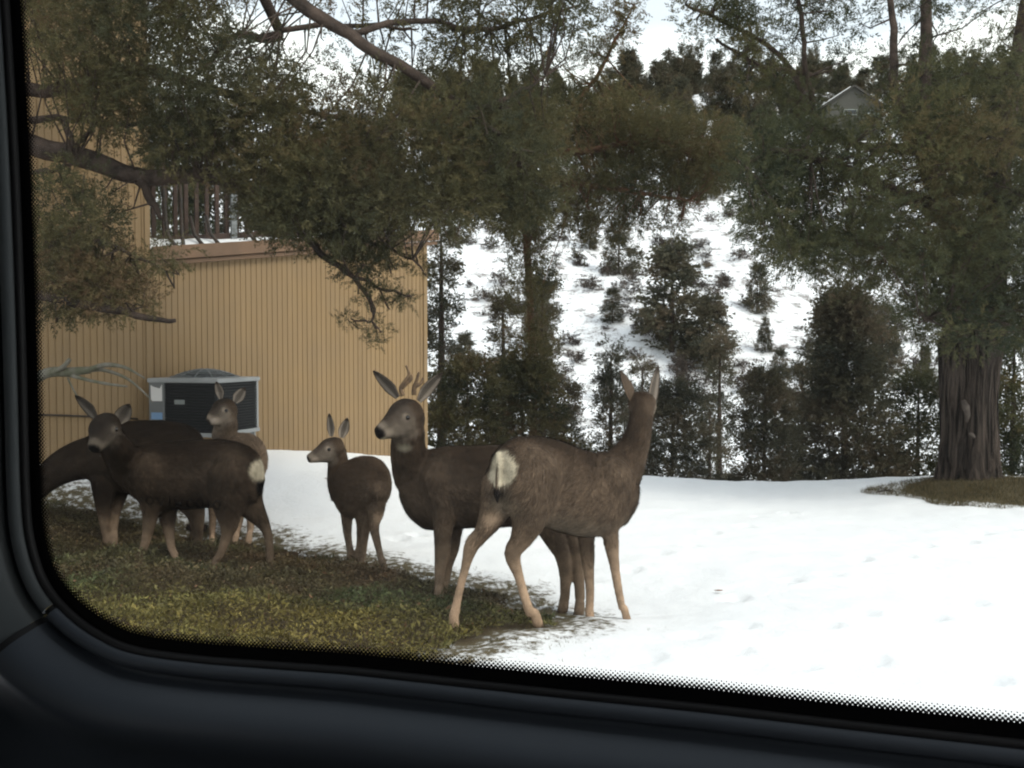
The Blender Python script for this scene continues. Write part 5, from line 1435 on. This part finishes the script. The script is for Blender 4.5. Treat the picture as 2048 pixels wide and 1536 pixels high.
# ---- yearling on the left, face towards us
def yearling():
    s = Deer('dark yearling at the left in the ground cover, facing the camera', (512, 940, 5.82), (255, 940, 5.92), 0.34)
    J = s.J
    s.torso([(518, 925, 518, 985, 0.07), (510, 902, 510, 1005, 0.11), (486, 888, 486, 1010, 0.13), (445, 878, 445, 1014, 0.14), (395, 879, 395, 1017, 0.15), (345, 882, 345, 1019, 0.15), (300, 886, 300, 1014, 0.14), (268, 897, 268, 992, 0.12), (252, 920, 252, 970, 0.07)],
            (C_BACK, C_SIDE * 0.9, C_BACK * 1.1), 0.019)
    Yn = J(285, 940)[1]
    neck(s, [(J(300, 945), 0.12, 0.17), (J(270, 940), 0.11, 0.15), (P(250, 920, Yn - 0.06), 0.095, 0.12), (P(234, 897, Yn - 0.14), 0.08, 0.10), (P(222, 874, Yn - 0.18), 0.066, 0.08)], s.l, (C_BACK, C_SIDE * .8))
    hY = Yn - 0.18
    poll = P(216, 850, hY); nose = P(188, 897, hY - 0.17); hd = unit(nose - poll); side = unit(np.cross(hd, [0, 0, 1])); L = np.linalg.norm(nose - poll)
    s.head([(poll - hd * 0.05, 0.055, 0.06), (poll, 0.084, 0.090), (poll + hd * L * 0.35, 0.088, 0.098), (poll + hd * L * 0.62, 0.062, 0.072), (poll + hd * L * 0.86, 0.046, 0.050), (poll + hd * L, 0.038, 0.040), (poll + hd * L * 1.05, 0.02, 0.02)], side)
    s.patch.append((nose, 0.042, C_BLACK, 0.7)); s.patch.append((P(209, 906, hY - 0.12), 0.045, C_EARIN, 0.3))
    s.ear(P(192, 838, hY - 0.02), P(149, 791, hY), np.array([-0.35, -0.8, -0.3]), 0.048)
    s.ear(P(237, 846, hY), P(259, 808, hY + 0.02), np.array([0.30, -0.9, -0.15]), 0.050)
    s.leg((300, 945, 40), 0.075, [(304, 1000, 26), (301, 1030, 16), (296, 1060, 13), (288, 1095, 9.5)], (279, 1140), colb=C_LEG)
    s.leg((335, 985, 26), -0.07, [(335, 1030, 17), (338, 1062, 13), (343, 1095, 9)], (352, 1140), colb=C_LEG)
    s.leg((462, 950, 46), 0.065, [(458, 1000, 36), (457, 1030, 24), (458, 1050, 18), (452, 1075, 12), (440, 1110, 9)], (430, 1148), hind=True, colb=C_LEG * .8)
    s.leg((484, 945, 42), -0.065, [(495, 1000, 30), (518, 1035, 17), (532, 1058, 12), (538, 1085, 10), (540, 1115, 9)], (541, 1152), hind=True, colb=C_LEGD)
    s.patch.append((J(480, 985, -0.05), 0.24, C_SIDE * 1.75, 0.1))
    s.patch.append((J(330, 890), (0.45, 0.3, 0.07), C_BACK * 0.7, 0.2))
    s.patch.append((J(520, 940) - s.l * 0.0, (0.075, 0.15, 0.085), C_WHITE * 1.5, 0.6))
    tb = J(516, 912)
    s.loft([tb, J(523, 935), J(524, 960), J(520, 992)], [0.018, 0.020, 0.024, 0.010], [0.014, 0.018, 0.022, 0.008], s.l, [(C_SIDE, C_SIDE), (C_WHITE, C_WHITE), (C_BLACK, C_BLACK), (C_BLACK, C_BLACK)], 0.014, 12)
    s.patch.append((J(521, 975) - s.l * 0.0, 0.062, C_BLACK, 0.6))
    e = poll + hd * L * 0.36
    s.build(eyes=[(e - side * 0.079 + np.array([0, 0, 0.024]), 0.016), (e + side * 0.079 + np.array([0, 0, 0.02]), 0.015)], hairs=50000, seed=4)
yearling()

# ---- dark deer behind it, head lowered out to the left
def grazer():
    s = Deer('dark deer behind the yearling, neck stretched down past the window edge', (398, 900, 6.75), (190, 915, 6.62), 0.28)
    J = s.J
    s.torso([(408, 885, 408, 940, 0.07), (398, 862, 398, 965, 0.125), (370, 846, 370, 980, 0.16), (330, 840, 330, 990, 0.17), (285, 840, 285, 992, 0.17), (240, 842, 240, 988, 0.165), (205, 850, 205, 978, 0.145), (182, 866, 182, 965, 0.11), (165, 890, 165, 945, 0.07)],
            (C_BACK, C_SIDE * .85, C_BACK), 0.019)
    neck(s, [(J(210, 915), 0.11, 0.18), (J(170, 918), 0.10, 0.15), (J(130, 932), 0.085, 0.125), (J(95, 955), 0.075, 0.10), (J(62, 985), 0.065, 0.085), (J(45, 1005), 0.058, 0.07)], s.l, (C_BACK, C_SIDE * .8))
    poll = J(40, 1010); hd = unit(np.array([-0.62, 0.0, -0.78])); side = s.l
    s.head([(poll - hd * 0.05, 0.05, 0.055), (poll, 0.07, 0.078), (poll + hd * 0.1, 0.072, 0.08), (poll + hd * 0.19, 0.05, 0.055), (poll + hd * 0.27, 0.036, 0.04), (poll + hd * 0.30, 0.022, 0.024)], side)
    s.ear(poll + np.array([0.0, -0.05, 0.04]), poll + np.array([0.03, -0.12, 0.17]), np.array([-0.5, -0.7, 0.2]), 0.045)
    s.ear(poll + np.array([0.0, 0.05, 0.04]), poll + np.array([0.03, 0.15, 0.17]), np.array([-0.5, 0.7, 0.2]), 0.045)
    s.leg((210, 960, 26), 0.06, [(207, 1005, 16), (208, 1040, 11.5), (212, 1070, 9)], (215, 1098), colt=C_BACK, colb=C_LEG)
    s.leg((238, 965, 24), -0.06, [(233, 1005, 14), (229, 1035, 11), (228, 1065, 8.5)], (229, 1100), colt=C_SIDE, colb=C_LEG * 1.1)
    s.leg((385, 950, 34), 0.06, [(388, 1000, 22), (395, 1030, 14), (398, 1060, 10)], (396, 1098), hind=True, colb=C_LEGD)
    s.leg((370, 950, 34), -0.06, [(372, 1000, 22), (385, 1030, 13), (390, 1060, 9)], (386, 1094), hind=True, colb=C_LEGD)
    s.build(hairs=30000, seed=5)
grazer()

# ---- pale fawn at the back in front of the air conditioner
def back_fawn():
    s = Deer('pale young deer at the back, face in front of the air conditioner', (515, 915, 7.15), (425, 920, 7.38), 1.12)
    J = s.J
    cen = [P(518, 925, 7.10), P(508, 922, 7.16), P(490, 922, 7.22), P(470, 924, 7.28), P(448, 928, 7.36), P(432, 932, 7.42)]
    q_ = catmull([np.r_[c, a, b] for c, a, b in zip(cen, [0.06, 0.115, 0.13, 0.13, 0.12, 0.07], [0.09, 0.19, 0.22, 0.22, 0.20, 0.12])], 3)
    s.loft(q_[:, :3], q_[:, 3], q_[:, 4], s.l, [(C_SIDE * 1.3, C_SIDE * 1.2)] * len(q_), 0.022, 22)
    neck(s, [(P(450, 918, 7.34), 0.10, 0.14), (P(448, 895, 7.33), 0.085, 0.11), (P(449, 870, 7.30), 0.084, 0.105), (P(453, 848, 7.27), 0.078, 0.098), (P(456, 828, 7.26), 0.06, 0.07)], s.l, (C_SIDE * 1.1, C_FACE))
    poll = P(457, 817, 7.26); nose = P(418, 843, 7.14); hd = unit(nose - poll); side = unit(np.cross(hd, [0, 0, 1])); L = np.linalg.norm(nose - poll)
    s.head([(poll - hd * 0.05, 0.05, 0.06), (poll, 0.074, 0.095), (poll + hd * L * 0.35, 0.076, 0.102), (poll + hd * L * 0.65, 0.054, 0.074), (poll + hd * L * 0.9, 0.040, 0.050), (poll + hd * L, 0.027, 0.028), (poll + hd * L * 1.05, 0.015, 0.016)], side)
    s.patch.append((nose, 0.030, C_BLACK, 0.7)); s.patch.append((P(428, 845, 7.12), 0.04, C_EARIN * 1.2, 0.3))
    s.ear(P(441, 798, 7.24), P(432, 763, 7.22), np.array([-0.3, -0.85, 0]), 0.040)
    s.ear(P(470, 805, 7.28), P(490, 775, 7.30), np.array([0.4, -0.85, 0]), 0.045)
    s.leg((425, 985, 14), 0.0, [(426, 1020, 11), (425, 1050, 9), (424, 1075, 7.5)], (424, 1098), foot3=on_ground(424, 1098), colb=C_LEG * 1.1)
    s.leg((448, 985, 14), 0.0, [(449, 1020, 11), (449, 1050, 9), (449, 1070, 7.5)], (449, 1092), foot3=on_ground(449, 1092), colb=C_LEG)
    s.leg((478, 970, 22), 0.0, [(480, 1010, 15), (478, 1040, 11), (474, 1065, 8)], (472, 1092), foot3=on_ground(472, 1092), colb=C_LEG)
    s.leg((500, 970, 22), 0.0, [(500, 1010, 15), (502, 1040, 11), (500, 1065, 8)], (498, 1094), foot3=on_ground(498, 1094), colb=C_LEG)
    e = poll + hd * L * 0.36
    s.build(eyes=[(e - side * 0.068 + np.array([0, 0, 0.022]), 0.015), (e + side * 0.068 + np.array([0, 0, 0.02]), 0.014)], hairs=30000, seed=6)
back_fawn()

# ------------------------------------------------------------------ the car we look out of
def car():
    wt = np.array([1, -0.275, 0.0]); wt /= np.linalg.norm(wt)
    wn = np.array([-0.275, -1.0, 0.0]); wn /= np.linalg.norm(wn)          # towards the cabin
    O = np.array([0, 0.922, 0.0])
    def hit(px, py):
        d = ray(px, py); o = np.array([0, 0, CAMZ]); k = np.dot(O - o, wn) / np.dot(d, wn); p = o + d * k
        return np.array([np.dot(p - O, wt), p[2]])
    def W3(t, z, q): return O + wt * t + wn * q + np.array([0, 0, z])
    root = empty('car', tuple(W3(0, 0, 0.8))); root.location.z = 0.0
    setp(root, 'dark car cabin whose side window and door trim frame the view', 'car')
    op = [(22, -260), (42, 0), (60, 300), (72, 600), (78, 800), (82, 960), (90, 1065), (116, 1148), (165, 1206), (228, 1248), (290, 1270), (414, 1286), (538, 1295), (700, 1306), (800, 1316), (1100, 1347), (1400, 1376), (1700, 1409), (2048, 1446), (2500, 1498)]
    a = [hit(*p) for p in op]
    rt = a[-1]; lt = a[0]
    ring = list(catmull(a, 8)) + list(catmull([rt, rt + [0.05, 0.03], rt + [0.085, 0.10], rt + [0.08, 0.4]], 6))[1:]
    tr_ = np.array([rt[0] + 0.02, lt[1]])
    ring += list(catmull([ring[-1], tr_ + [0.03, -0.06], tr_ + [-0.03, -0.01], tr_ + [-0.2, 0]], 5))[1:] + list(catmull([tr_ + [-0.2, 0], (tr_ + lt) / 2, lt + [0.12, 0.0], lt + [0.04, -0.012], lt], 5))[1:-1]
    ring = np.array(ring); m = len(ring)
    # orientation and outward normals
    tg = np.roll(ring, -1, 0) - np.roll(ring, 1, 0); tg /= np.linalg.norm(tg, axis=1, keepdims=True)
    nr = np.stack([tg[:, 1], -tg[:, 0]], 1)
    cen = ring.mean(0)
    if np.mean(np.sum(nr * (ring - cen), 1)) < 0: nr = -nr
    for _ in range(3): nr = (np.roll(nr, 1, 0) + nr * 2 + np.roll(nr, -1, 0)) / 4
    nr /= np.linalg.norm(nr, axis=1, keepdims=True)
    def strip(name, prof, mt, i0=0, i1=None, closed=True, parent=root, clampz=True, smooth=True):
        idx = list(range(m)) if closed else list(range(i0, i1 + 1)); V = []; f = []; k = len(prof)
        for i in idx:
            for d, q in prof:
                t, z = ring[i] + nr[i] * d
                V.append(W3(t, min(max(z, 0.45), 2.08), q))
        n = len(idx)
        for i in range(n if closed else n - 1):
            j = (i + 1) % n
            for c in range(k - 1): f.append((i * k + c, i * k + c + 1, j * k + c + 1, j * k + c))
        return add(name, mesh_np(name, np.array(V), f, smooth), mt, parent, True)
    # glass pane with thickness, its black printed border and dotted fade
    V = [W3(*(ring[i] + nr[i] * 0.022), 0.0) for i in range(m)] + [W3(*(ring[i] + nr[i] * 0.022), -0.004) for i in range(m)]
    c0 = len(V); V += [W3(*cen, 0.0), W3(*cen, -0.004)]
    f = [(i, (i + 1) % m, c0) for i in range(m)] + [((i + 1) % m + m, i + m, c0 + 1) for i in range(m)]
    g = add('window_glass', mesh_np('window_glass', np.array(V), f), M['glass'], root, True)
    strip('printed_border', [(0.0, 0.0012), (0.021, 0.0012)], M['frit'], parent=g)
    dots = MB(); dv = []; df = []
    # resample the outline by length
    seg = np.linalg.norm(np.roll(ring, -1, 0) - ring, axis=1); cum = np.r_[0, np.cumsum(seg)]; tot = cum[-1]
    pitch = 0.0046
    nd = int(tot / pitch)
    rr2 = np.vstack([ring, ring[:1]]); nr2 = np.vstack([nr, nr[:1]])
    for row, (off, rad) in enumerate([(-0.0004, 0.0020), (-0.0026, 0.0017), (-0.0048, 0.0014), (-0.0070, 0.0010), (-0.0092, 0.0007)]):
        for k in range(nd):
            s_ = (k + 0.5 * (row % 2)) * pitch % tot
            t = np.interp(s_, cum, rr2[:, 0]); z = np.interp(s_, cum, rr2[:, 1]); n0 = np.interp(s_, cum, nr2[:, 0]); n1 = np.interp(s_, cum, nr2[:, 1])
            t += n0 * off; z += n1 * off; b = len(dv)
            for q in range(7): dv.append(W3(t + rad * math.cos(q * 0.8976), z + rad * math.sin(q * 0.8976), 0.0012))
            df.append(tuple(range(b, b + 7)))
    o = add('printed_dots', mesh_np('printed_dots', np.array(dv), df), M['frit'], g, True); o['kind'] = 'stuff'
    # small worn maker's mark on the glass: a row of unreadable dark characters
    mk = MB()
    for px, py, w_, h_, kind in ((296, 1002, 9, 8, 'o'), (318, 1004, 9, 9, 'v'), (336, 1001, 3, 9, 'i'), (354, 1006, 9, 8, 'w'), (378, 1008, 9, 9, 'o'), (396, 1008, 8, 9, 'o'), (413, 1009, 4, 9, 'i'), (431, 1011, 8, 9, 'o')):
        c = hit(px, py); sx = w_ * 0.00053; sz = h_ * 0.00053
        if kind == 'o': pth = [(math.cos(a) * sx, math.sin(a) * sz) for a in np.linspace(0, 2 * math.pi, 11)]
        elif kind == 'v': pth = [(-sx, sz), (0, -sz), (sx, sz)]
        elif kind == 'i': pth = [(0, -sz), (0, sz)]
        else: pth = [(-sx, sz), (-sx / 2, -sz), (0, sz * .5), (sx / 2, -sz), (sx, sz)]
        mk.tube([W3(c[0] + x, c[1] + z, -0.003) for x, z in pth], 0.00055, 5)
    mk.build('glass_mark', M['frit'], g)
    # rubber seal, inner lip with groove, then the trim rolling into the cabin
    strip('window_seal', [(0.0135, 0.002), (0.0140, 0.007), (0.0170, 0.010), (0.0215, 0.009), (0.0235, 0.004)], M['rubber'])
    seam = int(np.argmin(np.linalg.norm(ring - hit(140, 1182), axis=1)))
    lip = [(0.0190, 0.006), (0.0205, 0.013), (0.0250, 0.018), (0.0310, 0.0195), (0.0340, 0.016), (0.0350, 0.008), (0.0400, 0.006), (0.0430, 0.012), (0.0450, 0.022)]
    roll_d = [(0.049, 0.030), (0.055, 0.042), (0.062, 0.052), (0.070, 0.059), (0.079, 0.062), (0.090, 0.060), (0.104, 0.050), (0.125, 0.034), (0.16, 0.020), (0.30, 0.012), (0.60, 0.012)]
    roll_p = [(0.050, 0.028), (0.062, 0.040), (0.080, 0.055), (0.10, 0.066), (0.13, 0.074), (0.18, 0.080), (0.30, 0.085), (0.55, 0.085)]
    lip2 = [(d + 0.0008, q - 0.0012) for d, q in lip]
    strip('door_trim', lip + roll_d, M['plastic'], seam + 1, m - 40, False)
    strip('pillar_trim', lip2 + roll_p, M['plastic2'], 0, seam, False)
    # the same ring carried on above the window
    strip('roof_trim', lip2 + roll_p, M['plastic2'], m - 40, m - 1, False)
    strip('seam_light_stop', [(d, q - 0.004) for d, q in lip + roll_d], M['rubber'], seam, seam + 1, False)  # added strip behind the trim seam, stops light leaking through the gap
    # unseen cabin shell that keeps the interior dark: floor, headlining, closed far side, ends
    def slab(name, t0, t1, q0, q1, z0, z1, mt):
        c = W3((t0 + t1) / 2, (z0 + z1) / 2, (q0 + q1) / 2)
        return MB().quad_box(c, wt * (t1 - t0) / 2, wn * (q1 - q0) / 2, (0, 0, (z1 - z0) / 2)).build(name, mt, root)
    bevel(slab('headlining', -2.3, 1.9, -0.02, 1.85, 2.085, 2.13, M['lining']), 0.02)
    slab('cabin_floor', -2.3, 1.9, 0.0, 1.85, 0.36, 0.42, M['lining'])
    bevel(slab('far_door', -2.3, 1.9, 1.80, 1.88, 0.42, 1.15, M['plastic']), 0.02)
    slab('far_light_blocker', -2.3, 1.9, 1.81, 1.87, 1.15, 2.085, M['lining'])  # added out of view to close the far side against reflections in the pane
    slab('rear_panel', -2.36, -2.3, 0.0, 1.85, 0.42, 1.18, M['plastic2'])  # unseen; kept low so the opening lets more daylight onto the trim
    slab('dashboard', 1.55, 1.9, 0.09, 1.80, 0.42, 1.12, M['plastic'])
    bevel(slab('seat_back', -0.9, -0.62, 0.95, 1.6, 0.5, 1.25, M['lining']), 0.05)
    slab('near_panel_rear', -2.3, -1.05, 0.0, 0.07, 0.42, 2.08, M['plastic2'])
    slab('near_panel_front', 1.15, 1.9, 0.0, 0.07, 0.42, 2.08, M['plastic2'])
car()
